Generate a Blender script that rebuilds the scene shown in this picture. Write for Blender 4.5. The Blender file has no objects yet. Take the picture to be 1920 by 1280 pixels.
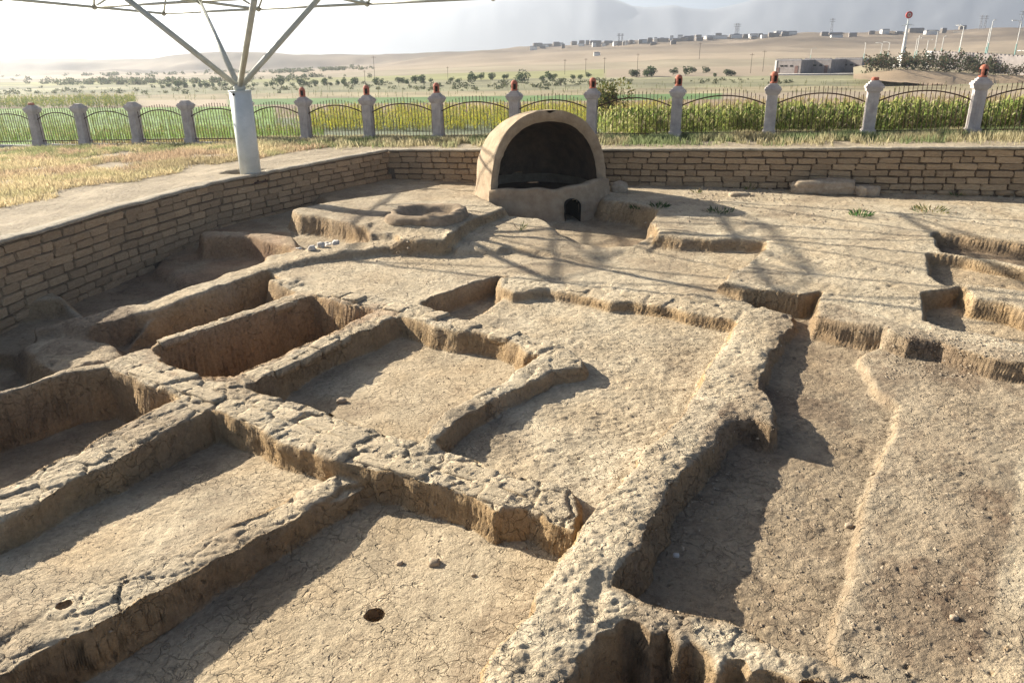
import bpy, math, random
import numpy as np
random.seed(7)
sc = bpy.context.scene
col = sc.collection
# ---------------------------------------------------------------- camera
F = 1400.0; IW = 1920.0; IH = 1280.0; CAMZ = 2.4
pitch = math.atan(532/1400.0); roll = math.radians(0.7)
fwd = np.array([0, math.cos(pitch), -math.sin(pitch)])
_up0 = np.array([0, math.sin(pitch), math.cos(pitch)]); _r0 = np.array([1.0, 0, 0])
right = _r0*math.cos(roll) - _up0*math.sin(roll)
up = _r0*math.sin(roll) + _up0*math.cos(roll)
from mathutils import Matrix, Vector
cd = bpy.data.cameras.new('camera'); cam = bpy.data.objects.new('camera', cd); col.objects.link(cam)
cam.matrix_world = Matrix(((right[0], up[0], -fwd[0], 0), (right[1], up[1], -fwd[1], 0), (right[2], up[2], -fwd[2], CAMZ), (0, 0, 0, 1)))
cd.sensor_width = 36; cd.lens = 36*F/IW; cd.clip_end = 12000; cd.clip_start = .05
sc.camera = cam
# ---------------------------------------------------------------- sky, sun, exposure
SUN_EL = 24.3; SUN_DIR = -33.0            # elevation; heading in which the light travels on the ground
lx, ly = math.cos(math.radians(SUN_DIR)), math.sin(math.radians(SUN_DIR))
sunvec = Vector((-lx*math.cos(math.radians(SUN_EL)), -ly*math.cos(math.radians(SUN_EL)), math.sin(math.radians(SUN_EL))))
w = bpy.data.worlds.new('World'); sc.world = w; w.use_nodes = True
nt = w.node_tree; nt.nodes.clear()
sky = nt.nodes.new('ShaderNodeTexSky'); sky.sky_type = 'NISHITA'; sky.sun_disc = False
sky.sun_elevation = math.radians(SUN_EL); sky.sun_rotation = math.atan2(sunvec.x, sunvec.y)
sky.air_density = .55; sky.dust_density = .8; sky.ozone_density = 1.0; sky.altitude = 0
bg = nt.nodes.new('ShaderNodeBackground'); bg.inputs[1].default_value = 0.05; HZ = 3.0
wo = nt.nodes.new('ShaderNodeOutputWorld')
# bright dust haze low over the whole horizon, the same all the way round
tcw = nt.nodes.new('ShaderNodeTexCoord'); sx = nt.nodes.new('ShaderNodeSeparateXYZ'); nt.links.new(tcw.outputs['Generated'], sx.inputs[0])
ab = nt.nodes.new('ShaderNodeMath'); ab.operation = 'ABSOLUTE'; nt.links.new(sx.outputs['Z'], ab.inputs[0])
m1 = nt.nodes.new('ShaderNodeMath'); m1.operation = 'MULTIPLY'; m1.inputs[1].default_value = -8.0; nt.links.new(ab.outputs[0], m1.inputs[0])
m2 = nt.nodes.new('ShaderNodeMath'); m2.operation = 'EXPONENT'; nt.links.new(m1.outputs[0], m2.inputs[0])
mxw = nt.nodes.new('ShaderNodeMixRGB'); mxw.blend_type = 'ADD'; mxw.inputs[0].default_value = 1
vm = nt.nodes.new('ShaderNodeVectorMath'); vm.operation = 'SCALE'; vm.inputs[0].default_value = (HZ*.93, HZ*1.0, HZ*1.12); nt.links.new(m2.outputs[0], vm.inputs['Scale'])
nt.links.new(sky.outputs[0], mxw.inputs[1]); nt.links.new(vm.outputs[0], mxw.inputs[2])
nt.links.new(mxw.outputs[0], bg.inputs[0]); nt.links.new(bg.outputs[0], wo.inputs[0])
sd_ = bpy.data.lights.new('sun', 'SUN'); sd_.energy = 5.0; sd_.angle = math.radians(0.55); sd_.color = (1.0, .925, .79)
so = bpy.data.objects.new('sun', sd_); col.objects.link(so)
so.rotation_euler = sunvec.to_track_quat('Z', 'Y').to_euler(); so.location = (-30, 20, 20)
vs = sc.view_settings; vs.view_transform = 'Standard'; vs.look = 'None'; vs.exposure = 1.62; vs.gamma = 1.0
vs.use_curve_mapping = False
sc.cycles.max_bounces = 6; sc.cycles.volume_bounces = 0

# ---------------------------------------------------------------- helpers
def ray(px, py): return fwd + right*((px-IW/2)/F) + up*(-(py-IH/2)/F)
def unp(px, py, z):
    d = ray(px, py); t = (z-CAMZ)/d[2]
    return np.array([d[0]*t, d[1]*t, z])
def at_depth(px, py, Y):
    d = ray(px, py); t = Y/d[1]
    return np.array([d[0]*t, Y, CAMZ+d[2]*t])
def G(x): return .028*(np.clip(x, -45, 25)+3.5)
def unpG(px, py):
    z = 0.0
    for i in range(30): z = float(G(unp(px, py, z)[0]))
    return unp(px, py, z)
def tag(o, label=None, cat=None, group=None, kind=None):
    if label: o['label'] = label
    if cat: o['category'] = cat
    if group: o['group'] = group
    if kind: o['kind'] = kind
    return o
def empty(name, loc, rz=0):
    o = bpy.data.objects.new(name, None); col.objects.link(o); o.location = loc; o.rotation_euler = (0, 0, rz)
    o.empty_display_size = .2
    return o
def link(name, me, mat=None, parent=None, loc=(0, 0, 0), rot=(0, 0, 0), scale=(1, 1, 1)):
    o = bpy.data.objects.new(name, me); col.objects.link(o)
    if mat and not me.materials: me.materials.append(mat)
    o.location = loc; o.rotation_euler = rot; o.scale = scale
    if parent: o.parent = parent
    return o
def mesh_np(name, V, Q, smooth=True, colr=None):
    """V (n,3), Q (m,k) faces of k corners"""
    me = bpy.data.meshes.new(name); V = np.asarray(V, dtype=np.float32); Q = np.asarray(Q, dtype=np.int32)
    k = Q.shape[1]
    me.vertices.add(len(V)); me.vertices.foreach_set('co', V.ravel())
    me.loops.add(Q.size); me.loops.foreach_set('vertex_index', Q.ravel())
    me.polygons.add(len(Q)); me.polygons.foreach_set('loop_start', np.arange(0, Q.size, k, dtype=np.int32))
    me.polygons.foreach_set('loop_total', np.full(len(Q), k, dtype=np.int32))
    me.polygons.foreach_set('use_smooth', np.full(len(Q), smooth, dtype=bool))
    if colr is not None:
        a = me.color_attributes.new('tint', 'FLOAT_COLOR', 'POINT')
        c = np.ones((len(V), 4), dtype=np.float32); c[:, :3] = colr; a.data.foreach_set('color', c.ravel())
    me.update(); me.validate()
    return me
class MB:
    def __init__(s): s.v = []; s.f = []
    def box(s, c, d, rz=0, top=1.0):
        x, y, z = d[0]/2, d[1]/2, d[2]/2; n = len(s.v); ca, sa = math.cos(rz), math.sin(rz)
        for dz in (-1, 1):
            t = top if dz > 0 else 1.0
            for dx, dy in ((-1, -1), (1, -1), (1, 1), (-1, 1)):
                X, Y = dx*x*t, dy*y*t
                s.v.append((c[0]+X*ca-Y*sa, c[1]+X*sa+Y*ca, c[2]+dz*z))
        s.f += [(n, n+3, n+2, n+1), (n+4, n+5, n+6, n+7)] + [(n+i, n+(i+1) % 4, n+4+(i+1) % 4, n+4+i) for i in range(4)]
        return s
    def tube(s, pts, r, seg=8, cap=True):
        n = len(s.v); pts = [Vector(p) for p in pts]
        rs = r if isinstance(r, (list, tuple)) else [r]*len(pts)
        for i, p in enumerate(pts):
            d = (pts[min(i+1, len(pts)-1)]-pts[max(i-1, 0)]).normalized()
            a = d.orthogonal().normalized() if abs(d.z) > .99 else d.cross(Vector((0, 0, 1))).normalized()
            b = d.cross(a)
            for k in range(seg):
                t = 2*math.pi*k/seg; s.v.append(tuple(p+(a*math.cos(t)+b*math.sin(t))*rs[i]))
        for i in range(len(pts)-1):
            for k in range(seg):
                s.f.append((n+i*seg+k, n+i*seg+(k+1) % seg, n+(i+1)*seg+(k+1) % seg, n+(i+1)*seg+k))
        if cap:
            s.f.append(tuple(n+k for k in range(seg))[::-1]); s.f.append(tuple(n+(len(pts)-1)*seg+k for k in range(seg)))
        return s
    def lathe(s, c, prof, seg=16):
        n = len(s.v)
        for r, z in prof:
            for k in range(seg):
                t = 2*math.pi*k/seg; s.v.append((c[0]+r*math.cos(t), c[1]+r*math.sin(t), c[2]+z))
        for i in range(len(prof)-1):
            for k in range(seg):
                s.f.append((n+i*seg+k, n+i*seg+(k+1) % seg, n+(i+1)*seg+(k+1) % seg, n+(i+1)*seg+k))
        s.f.append(tuple(n+(len(prof)-1)*seg+k for k in range(seg)))
        return s
    def mesh(s, name, smooth=False):
        me = bpy.data.meshes.new(name); me.from_pydata(s.v, [], s.f)
        if smooth: me.polygons.foreach_set('use_smooth', [True]*len(me.polygons))
        me.update(); return me
    def build(s, name, mat, parent=None, smooth=False, loc=(0, 0, 0), rot=(0, 0, 0)):
        return link(name, s.mesh(name, smooth), mat, parent, loc, rot)

# numpy noise
_rng = np.random.RandomState(11); _T = _rng.rand(256, 256)
def vn(x, y, seed=0):
    x = x+seed*17.31; y = y+seed*9.77
    xi = np.floor(x).astype(np.int64); yi = np.floor(y).astype(np.int64); fx = x-xi; fy = y-yi
    fx = fx*fx*fx*(fx*(fx*6-15)+10); fy = fy*fy*fy*(fy*(fy*6-15)+10)
    a = _T[xi & 255, yi & 255]; b = _T[(xi+1) & 255, yi & 255]; c = _T[xi & 255, (yi+1) & 255]; d = _T[(xi+1) & 255, (yi+1) & 255]
    return (a*(1-fx)+b*fx)*(1-fy)+(c*(1-fx)+d*fx)*fy
def fbm(x, y, sc_, oc=4, seed=0, g=.5):
    s = 0; a = 1; t = 0; c, sn = math.cos(.6), math.sin(.6)
    X, Y = x/sc_, y/sc_
    for i in range(oc):
        s = s+a*(vn(X, Y, seed+i*3)-.5)*2; t += a; a *= g; X, Y = (X*c-Y*sn)*2.03, (X*sn+Y*c)*2.03
    return s/t*1.6
_J = _rng.rand(256, 256, 2)
def worley(x, y, sc_, seed=0, jit=.8):
    X = x/sc_+seed*7.1; Y = y/sc_+seed*3.3
    xi = np.floor(X).astype(np.int64); yi = np.floor(Y).astype(np.int64)
    f1 = np.full(X.shape, 9.0); f2 = np.full(X.shape, 9.0); idv = np.zeros(X.shape)
    for dx in (-1, 0, 1):
        for dy in (-1, 0, 1):
            j = _J[(xi+dx) & 255, (yi+dy) & 255]
            px = xi+dx+.5+(j[..., 0]-.5)*jit; py = yi+dy+.5+(j[..., 1]-.5)*jit
            d = np.hypot(X-px, Y-py); h = _T[(xi+dx+31) & 255, (yi+dy+57) & 255]
            m = d < f1
            f2 = np.where(m, f1, np.minimum(f2, d)); idv = np.where(m, h, idv); f1 = np.where(m, d, f1)
    return f1, f2, idv
def sstep(t): t = np.clip(t, 0, 1); return t*t*(3-2*t)
def polysd(x, y, P):
    """signed distance, positive inside"""
    P = np.asarray(P)[:, :2]; n = len(P); d = np.full(x.shape, 1e9); ins = np.zeros(x.shape, bool)
    for i in range(n):
        ax, ay = P[i]; bx, by = P[(i+1) % n]; ex, ey = bx-ax, by-ay; L = ex*ex+ey*ey+1e-12
        t = np.clip(((x-ax)*ex+(y-ay)*ey)/L, 0, 1)
        d = np.minimum(d, (x-ax-t*ex)**2+(y-ay-t*ey)**2)
        c = ((ay > y) != (by > y)) & (x < (bx-ax)*(y-ay)/((by-ay) if abs(by-ay) > 1e-12 else 1e-12)+ax)
        ins ^= c
    d = np.sqrt(d); return np.where(ins, d, -d)

# ---------------------------------------------------------------- materials
def newmat(name, rough=.9):
    m = bpy.data.materials.new(name); m.use_nodes = True; n = m.node_tree.nodes
    b = n['Principled BSDF']; b.inputs['Roughness'].default_value = rough; b.inputs['Specular IOR Level'].default_value = .25
    return m, m.node_tree, b
def N(nt, t, **kw):
    n = nt.nodes.new(t)
    for k, v in kw.items():
        if k.startswith('i_'): n.inputs[k[2:].replace('_', ' ')].default_value = v
        else: setattr(n, k, v)
    return n
def basic(name, c1, c2=None, scale=6.0, rough=.85, bump=.0, bscale=30., metal=0., detail=6, objvar=.0, bdist=.01):
    m, nt, b = newmat(name, rough); L = nt.links
    tc = N(nt, 'ShaderNodeTexCoord')
    vec = tc.outputs['Object']
    if objvar:
        oi = N(nt, 'ShaderNodeObjectInfo'); ad = N(nt, 'ShaderNodeVectorMath', operation='ADD')
        cx = N(nt, 'ShaderNodeCombineXYZ'); mu = N(nt, 'ShaderNodeMath', operation='MULTIPLY'); mu.inputs[1].default_value = 37.
        L.new(oi.outputs['Random'], mu.inputs[0])
        for i in range(3): L.new(mu.outputs[0], cx.inputs[i])
        L.new(vec, ad.inputs[0]); L.new(cx.outputs[0], ad.inputs[1]); vec = ad.outputs[0]
    no = N(nt, 'ShaderNodeTexNoise'); no.inputs['Scale'].default_value = scale; no.inputs['Detail'].default_value = detail; no.inputs['Roughness'].default_value = .65
    L.new(vec, no.inputs['Vector'])
    cr = N(nt, 'ShaderNodeValToRGB'); cr.color_ramp.elements[0].position = .32; cr.color_ramp.elements[1].position = .68
    cr.color_ramp.elements[0].color = (*c1, 1); cr.color_ramp.elements[1].color = (*(c2 or c1), 1)
    L.new(no.outputs[0], cr.inputs[0]); out = cr.outputs[0]
    if objvar:
        hs = N(nt, 'ShaderNodeHueSaturation'); mr = N(nt, 'ShaderNodeMapRange')
        mr.inputs['To Min'].default_value = 1-objvar; mr.inputs['To Max'].default_value = 1+objvar
        L.new(oi.outputs['Random'], mr.inputs['Value']); L.new(mr.outputs[0], hs.inputs['Value']); L.new(out, hs.inputs['Color']); out = hs.outputs[0]
    L.new(out, b.inputs['Base Color']); b.inputs['Metallic'].default_value = metal
    if bump:
        n2 = N(nt, 'ShaderNodeTexNoise'); n2.inputs['Scale'].default_value = bscale; n2.inputs['Detail'].default_value = 8; n2.inputs['Roughness'].default_value = .7
        L.new(vec, n2.inputs['Vector']); bp = N(nt, 'ShaderNodeBump'); bp.inputs['Strength'].default_value = bump; bp.inputs['Distance'].default_value = bdist
        L.new(n2.outputs[0], bp.inputs['Height']); L.new(bp.outputs[0], b.inputs['Normal'])
    return m
def tinted(name, rough=.95, bumps=((8, .035), (27, .020), (80, .011)), var=.26, crack=False, transl=0):
    """vertex colour 'tint' broken up by procedural grain"""
    m, nt, b = newmat(name, rough); L = nt.links
    at = N(nt, 'ShaderNodeAttribute', attribute_name='tint'); tc = N(nt, 'ShaderNodeTexCoord'); vec = tc.outputs['Object']
    n1 = N(nt, 'ShaderNodeTexNoise'); n1.inputs['Scale'].default_value = 22; n1.inputs['Detail'].default_value = 9; n1.inputs['Roughness'].default_value = .75
    L.new(vec, n1.inputs['Vector'])
    mr = N(nt, 'ShaderNodeMapRange'); mr.inputs['From Min'].default_value = .3; mr.inputs['From Max'].default_value = .7
    mr.inputs['To Min'].default_value = 1-var*1.3; mr.inputs['To Max'].default_value = 1+var
    L.new(n1.outputs[0], mr.inputs['Value'])
    hs = N(nt, 'ShaderNodeHueSaturation'); L.new(mr.outputs[0], hs.inputs['Value']); L.new(at.outputs['Color'], hs.inputs['Color'])
    L.new(hs.outputs[0], b.inputs['Base Color'])
    h = None
    for s, a in bumps:
        n = N(nt, 'ShaderNodeTexNoise'); n.inputs['Scale'].default_value = s; n.inputs['Detail'].default_value = 7; n.inputs['Roughness'].default_value = .68
        L.new(vec, n.inputs['Vector']); mu = N(nt, 'ShaderNodeMath', operation='MULTIPLY'); mu.inputs[1].default_value = a; L.new(n.outputs[0], mu.inputs[0])
        if h is None: h = mu.outputs[0]
        else:
            ad = N(nt, 'ShaderNodeMath', operation='ADD'); L.new(h, ad.inputs[0]); L.new(mu.outputs[0], ad.inputs[1]); h = ad.outputs[0]
    if crack:
        wv = N(nt, 'ShaderNodeVectorMath', operation='ADD'); nn = N(nt, 'ShaderNodeTexNoise'); nn.inputs['Scale'].default_value = 5; nn.inputs['Detail'].default_value = 4
        sc2 = N(nt, 'ShaderNodeVectorMath', operation='SCALE'); sc2.inputs['Scale'].default_value = .35
        L.new(vec, nn.inputs['Vector']); L.new(nn.outputs['Color'], sc2.inputs[0]); L.new(vec, wv.inputs[0]); L.new(sc2.outputs[0], wv.inputs[1])
        vo = N(nt, 'ShaderNodeTexVoronoi', feature='DISTANCE_TO_EDGE'); vo.inputs['Scale'].default_value = 6.5; L.new(wv.outputs[0], vo.inputs['Vector'])
        m2 = N(nt, 'ShaderNodeMapRange'); m2.inputs['From Max'].default_value = .035; m2.inputs['To Min'].default_value = -1; m2.inputs['To Max'].default_value = 0
        L.new(vo.outputs['Distance'], m2.inputs['Value'])
        m3 = N(nt, 'ShaderNodeTexNoise'); m3.inputs['Scale'].default_value = 1.3; L.new(vec, m3.inputs['Vector'])
        m4 = N(nt, 'ShaderNodeMapRange'); m4.inputs['From Min'].default_value = .42; m4.inputs['From Max'].default_value = .55; m4.inputs['To Max'].default_value = .022; L.new(m3.outputs[0], m4.inputs['Value'])
        mm = N(nt, 'ShaderNodeMath', operation='MULTIPLY'); L.new(m2.outputs[0], mm.inputs[0]); L.new(m4.outputs[0], mm.inputs[1])
        ad = N(nt, 'ShaderNodeMath', operation='ADD'); L.new(h, ad.inputs[0]); L.new(mm.outputs[0], ad.inputs[1]); h = ad.outputs[0]
        for vs2, th, dep in ((11, .20, -.03), (30, .22, -.014)):      # scattered pits and pores
            v2 = N(nt, 'ShaderNodeTexVoronoi'); v2.inputs['Scale'].default_value = vs2; L.new(wv.outputs[0], v2.inputs['Vector'])
            p2 = N(nt, 'ShaderNodeMapRange'); p2.interpolation_type = 'SMOOTHSTEP'; p2.inputs['From Min'].default_value = th*.4; p2.inputs['From Max'].default_value = th*1.3; p2.inputs['To Min'].default_value = dep; p2.inputs['To Max'].default_value = 0
            L.new(v2.outputs['Distance'], p2.inputs['Value'])
            sp2 = N(nt, 'ShaderNodeSeparateColor'); L.new(v2.outputs['Color'], sp2.inputs[0])
            g2 = N(nt, 'ShaderNodeMath', operation='GREATER_THAN'); g2.inputs[1].default_value = .62; L.new(sp2.outputs[0], g2.inputs[0])
            mm2 = N(nt, 'ShaderNodeMath', operation='MULTIPLY'); L.new(p2.outputs[0], mm2.inputs[0]); L.new(g2.outputs[0], mm2.inputs[1])
            ad = N(nt, 'ShaderNodeMath', operation='ADD'); L.new(h, ad.inputs[0]); L.new(mm2.outputs[0], ad.inputs[1]); h = ad.outputs[0]
    if h is not None:
        bp = N(nt, 'ShaderNodeBump'); bp.inputs['Strength'].default_value = 1.0; bp.inputs['Distance'].default_value = 1.0
        L.new(h, bp.inputs['Height']); L.new(bp.outputs[0], b.inputs['Normal'])
    if transl:
        tr = N(nt, 'ShaderNodeBsdfTranslucent'); L.new(hs.outputs[0], tr.inputs[0]); mx = N(nt, 'ShaderNodeMixShader'); mx.inputs[0].default_value = transl
        o = nt.nodes['Material Output']; L.new(b.outputs[0], mx.inputs[1]); L.new(tr.outputs[0], mx.inputs[2]); L.new(mx.outputs[0], o.inputs[0])
    return m
M = {}
M['earth'] = tinted('excavated_earth', crack=True)
M['field'] = tinted('field_soil', bumps=((3, .05), (14, .03)), var=.2)
M['leaf'] = tinted('leaf_matter', bumps=(), var=.15, transl=.5)
M['adobe'] = basic('adobe_brick', (.36, .24, .135), (.52, .385, .235), 7, .95, 1., 22, objvar=.18, bdist=.03)
M['mortar'] = basic('mud_mortar', (.12, .085, .055), (.20, .145, .095), 9, .97, 1., 30, bdist=.02)
M['plaster'] = basic('kiln_mud_plaster', (.27, .195, .125), (.41, .32, .215), 4.5, .95, .8, 24, bdist=.018)
M['dark_plaster'] = basic('dark_inner_plaster', (.045, .030, .019), (.12, .078, .045), 3, .97, .6, 20, bdist=.01)  # dark brown plaster for the inside of the kiln
M['stone'] = basic('grey_cast_stone', (.33, .295, .28), (.50, .46, .43), 5, .85, .5, 50, objvar=.06)
M['terracotta'] = basic('terracotta', (.28, .065, .035), (.50, .19, .12), 14, .7, .4, 40)
M['iron'] = basic('rusted_iron', (.035, .022, .016), (.10, .045, .028), 12, .7)
M['steel'] = basic('pale_painted_steel', (.50, .53, .50), (.66, .68, .65), 2.5, .45, .06, 12)
M['struts'] = basic('cream_grey_steel', (.36, .36, .30), (.50, .50, .43), 5, .5)
M['concrete'] = basic('pale_concrete', (.45, .41, .36), (.62, .58, .52), 5, .9, .4, 30)
M['dark'] = basic('dark_opening', (.012, .010, .009), (.02, .017, .014), 5, .9)  # near black; carries the shade inside stoke hole, finials and bolt hole
M['bark'] = basic('bark', (.06, .045, .03), (.13, .10, .07), 8, .95)
M['greywall'] = basic('grey_brick_wall', (.19, .165, .155), (.28, .25, .235), 1.5, .9, .3, 5)
M['whitepaint'] = basic('white_paint', (.62, .60, .55), (.78, .77, .73), 3, .7)
M['redpaint'] = basic('red_enamel', (.40, .05, .04), (.5, .08, .06), 4, .5)
M['tealpaint'] = basic('teal_paint', (.22, .42, .38), (.30, .5, .45), 3, .6)
M['door'] = basic('brown_door', (.10, .055, .045), (.16, .09, .07), 5, .7)
M['village'] = basic('village_wall', (.20, .175, .15), (.33, .29, .25), .3, .9)
M['villageroof'] = basic('village_roof', (.16, .16, .17), (.36, .36, .37), .4, .7)
M['clod'] = basic('clod', (.28, .21, .14), (.44, .36, .26), 9, .95, .8, 30)

# ---------------------------------------------------------------- near ground: heightfield in plan
ys = [2.0, 2.2, 2.4, 2.6, 2.8, 3.0, 3.15, 3.3]
while ys[-1] < 29: ys.append(ys[-1]*(1+(.0022 if ys[-1] < 7 else .0022+.0020*min(1, (ys[-1]-7)/7))))
ys = np.array(ys); us = np.concatenate([np.linspace(-2.2, -.925, 50)[:-1], np.linspace(-.92, .92, 780), np.linspace(.925, 2.2, 50)[1:]])
YY, UU = np.meshgrid(ys, us, indexing='ij'); XX = UU*YY
X = XX.ravel().copy(); Y = YY.ravel().copy()
n1 = fbm(X, Y, .34, 2, 1); n2 = fbm(X, Y, .34, 2, 9)
n3 = fbm(X, Y, .07, 2, 21); n4 = fbm(X, Y, .07, 2, 33)
Xw = X+n1*.026+n3*.002; Yw = Y+n2*.026+n4*.002
pill_px = [(-20, 271), (75, 272), (162, 273), (262, 275), (361, 276), (470, 272), (577, 269), (694, 264), (823, 260), (966, 259), (1109, 260), (1265, 262), (1440, 260), (1625, 259), (1820, 257), (2035, 255)]
A_ = np.array([unpG(*p) for p in pill_px])
# one straight fence line: fit, keep the along-line positions seen
cfx = np.polyfit(A_[:, 0], A_[:, 1], 2)
def beyond(x, y):
    return np.clip((y-np.polyval(cfx, np.clip(x, -25, 25))-.3)/16, 0, 1)
# boundary of the excavation (line of the two brick walls)
LW = np.array([[-8.1, 1.0], [-8.0, 5.0], [-7.85, 8.5], [-7.69, 11.07], [-7.25, 13.6], [-6.46, 16.45], [-5.0, 19.05], [-3.41, 21.53]])
BW = np.array([[-3.41, 21.53], [3.28, 19.28], [6.91, 18.15], [11.14, 16.91], [16.5, 15.3]])
off = .13
pit = [tuple(p) for p in LW]+[tuple(p) for p in BW[1:]]+[(30, 12), (30, 1), (-8.1, 1)]
def offset_line(L, o):
    out = []
    for i, p in enumerate(L):
        d = L[min(i+1, len(L)-1)]-L[max(i-1, 0)]; d = d/np.hypot(*d); out.append(p+np.array([-d[1], d[0]])*o)
    return np.array(out)
LWo = offset_line(LW, off); BWo = offset_line(BW, off)
pit_out = [tuple(p) for p in LWo[:-1]]+[(-3.44, 21.73)]+[tuple(p) for p in BWo[1:]]+[(40, 10), (40, 0), (-9, 0)]
sdp = polysd(X, Y, pit_out)
_b = beyond(X, Y); Zg = G(X)*(1-_b)-1.2*_b+fbm(X, Y, 1.5, 4, 5)*.03+fbm(X, Y, .15, 3, 6)*.006
Z = np.full(X.shape, -1.12); owner = np.zeros(X.shape, int)       # 0 = excavation floor
rough = np.full(X.shape, .55); ochre = np.full(X.shape, .35); dark = np.zeros(X.shape); red = np.zeros(X.shape); topm = np.zeros(X.shape)
OWN = {0: None}
def layer(poly, z, w=.055, name=None, rg=None, oc=None, dk=None, rd=None, world=False, rounding=.02, blocks=0, soft=False):
    """paint one level.  poly: image outline of the level's rim, taken back to plan at its own height"""
    global Z
    P = []
    for p in poly:
        if world: P.append((p[0], p[1], p[2] if len(p) > 2 else z))
        else:
            zz = p[2] if len(p) > 2 else z
            q = unp(p[0], p[1], zz); P.append((q[0], q[1], zz))
    P = np.array(P); 
    if P[:, 2].std() > 1e-4:
        A = np.c_[P[:, 0], P[:, 1], np.ones(len(P))]; cf = np.linalg.lstsq(A, P[:, 2], rcond=None)[0]
    else: cf = (0, 0, P[0, 2])
    m = (X > P[:, 0].min()-w*2-.3) & (X < P[:, 0].max()+w*2+.3) & (Y > P[:, 1].min()-w*2-.3) & (Y < P[:, 1].max()+w*2+.3)
    I = np.nonzero(m)[0]
    if not len(I): return None
    d = polysd(Xw[I], Yw[I], P)
    w = np.maximum(w, .0072*Y[I])
    s = sstep((d+w)/w)
    zt = cf[0]*X[I]+cf[1]*Y[I]+cf[2]
    zt = np.clip(zt, P[:, 2].min()-.1, P[:, 2].max()+.1)
    if rounding: zt = zt-rounding*np.exp(-np.maximum(d, 0)/.045)
    Z[I] = Z[I]*(1-s)+zt*s
    s2 = sstep((d+w*.6)/(w*.6))
    for arr, v in ((rough, rg), (ochre, oc), (dark, dk), (red, rd)):
        if v is not None: arr[I] = arr[I]*(1-s2)+v*s2
    if name is not None:
        k = len(OWN); OWN[k] = name; J = I[(s > .02)]; owner[J] = k
        topm[I] = np.where(s > .02, np.clip((d)/.02, 0, 1)*blocks, topm[I])
    else:
        J = I[(s > .5)]; owner[J] = 0; topm[J] = 0
    return P

# --- floors
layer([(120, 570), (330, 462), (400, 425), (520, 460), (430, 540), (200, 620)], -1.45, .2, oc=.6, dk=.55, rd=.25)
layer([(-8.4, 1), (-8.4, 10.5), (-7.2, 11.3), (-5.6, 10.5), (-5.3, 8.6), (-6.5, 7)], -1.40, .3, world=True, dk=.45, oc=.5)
layer([(300, 500), (330, 455), (375, 445), (540, 455), (500, 500), (400, 540)], -1.25, .25, oc=.7, rd=.6, dk=.3)
layer([(385, 425), (560, 365), (760, 340), (760, 425), (700, 470), (560, 470), (440, 445)], -1.05, .12, dk=.25)
layer([(600, 360), (728, 330), (900, 330), (920, 400), (780, 400), (640, 395)], -.80, .3, oc=.5, dk=.15)
layer([(1100, 345), (1500, 345), (1950, 350), (2300, 400), (2300, 470), (1500, 440), (1200, 420)], -.68, .3, rg=.5, oc=.3)
layer([(430, 555), (560, 480), (740, 440), (960, 440), (1220, 465), (1260, 520), (960, 520), (760, 570), (600, 560)], -.99, .2, rg=.5, oc=.3)
layer([(940, 505), (1100, 470), (1200, 440), (1460, 440), (1440, 520), (1350, 570), (1000, 545)], -.94, .15, rg=.5, oc=.3)
def room(poly, zr, fl, w=.05, **k):
    """sink a room: rim outline (taken to plan at rim height zr), floor height fl or three (x, y, z) points of its plane"""
    P = [tuple(unp(a, b, zr)[:2]) for a, b in poly]
    if not isinstance(fl, (int, float)):
        A = np.array([[p[0], p[1], 1] for p in fl]); cf = np.linalg.solve(A, np.array([p[2] for p in fl]))
        P = [(p[0], p[1], float(np.clip(cf[0]*p[0]+cf[1]*p[1]+cf[2], min(q[2] for q in fl)-.06, max(q[2] for q in fl)+.06))) for p in P]; fl = 0
    layer(P, fl, w, world=True, rounding=0, **k)
room([(790, 562), (950, 520), (1100, 540), (1280, 562), (1400, 580), (1400, 600), (1350, 700), (1300, 790), (1200, 900), (1120, 960), (1070, 990), (1060, 930), (930, 890), (830, 835), (880, 765), (1000, 700), (1080, 680), (1050, 645), (930, 615)], -.95, [(0, 11.5, -1.08), (3, 8, -1.13), (0, 6, -1.17)], .1, rg=.75, oc=.25)
room([(1450, 575), (1540, 590), (1700, 640), (1950, 700), (1800, 1350), (1560, 1300), (1400, 1180), (1150, 1095), (1180, 1040), (1240, 930), (1350, 780), (1440, 700)], -.95, [(4, 9, -1.09), (2.2, 9, -1.09), (2, 4.6, -1.27)], .1, rg=.6, oc=.5, dk=.55)
room([(742, 588), (860, 611), (970, 634), (1040, 655), (1050, 670), (960, 705), (880, 745), (820, 812), (800, 835), (640, 800), (520, 760), (450, 730), (440, 708), (560, 652), (700, 592)], -.96, [(-2.4, 8.9, -1.31), (.2, 8.5, -1.24), (-.6, 6.6, -1.33)], .1, rg=.35, oc=.45)
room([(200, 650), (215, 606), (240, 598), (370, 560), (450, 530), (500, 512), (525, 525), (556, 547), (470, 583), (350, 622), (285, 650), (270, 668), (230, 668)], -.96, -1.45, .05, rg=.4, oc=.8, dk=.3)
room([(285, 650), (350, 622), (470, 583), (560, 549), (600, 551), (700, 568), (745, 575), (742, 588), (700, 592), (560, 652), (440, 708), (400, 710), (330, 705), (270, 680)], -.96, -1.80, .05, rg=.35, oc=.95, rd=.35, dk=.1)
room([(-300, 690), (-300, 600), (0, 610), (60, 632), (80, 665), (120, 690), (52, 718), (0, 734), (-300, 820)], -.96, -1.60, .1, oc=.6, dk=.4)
room([(-400, 850), (-300, 830), (0, 737), (120, 697), (245, 690), (300, 725), (340, 750), (250, 795), (130, 865), (0, 940), (-300, 1080)], -.96, -1.57, .06, rg=.35, oc=.7, dk=.15)
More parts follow.
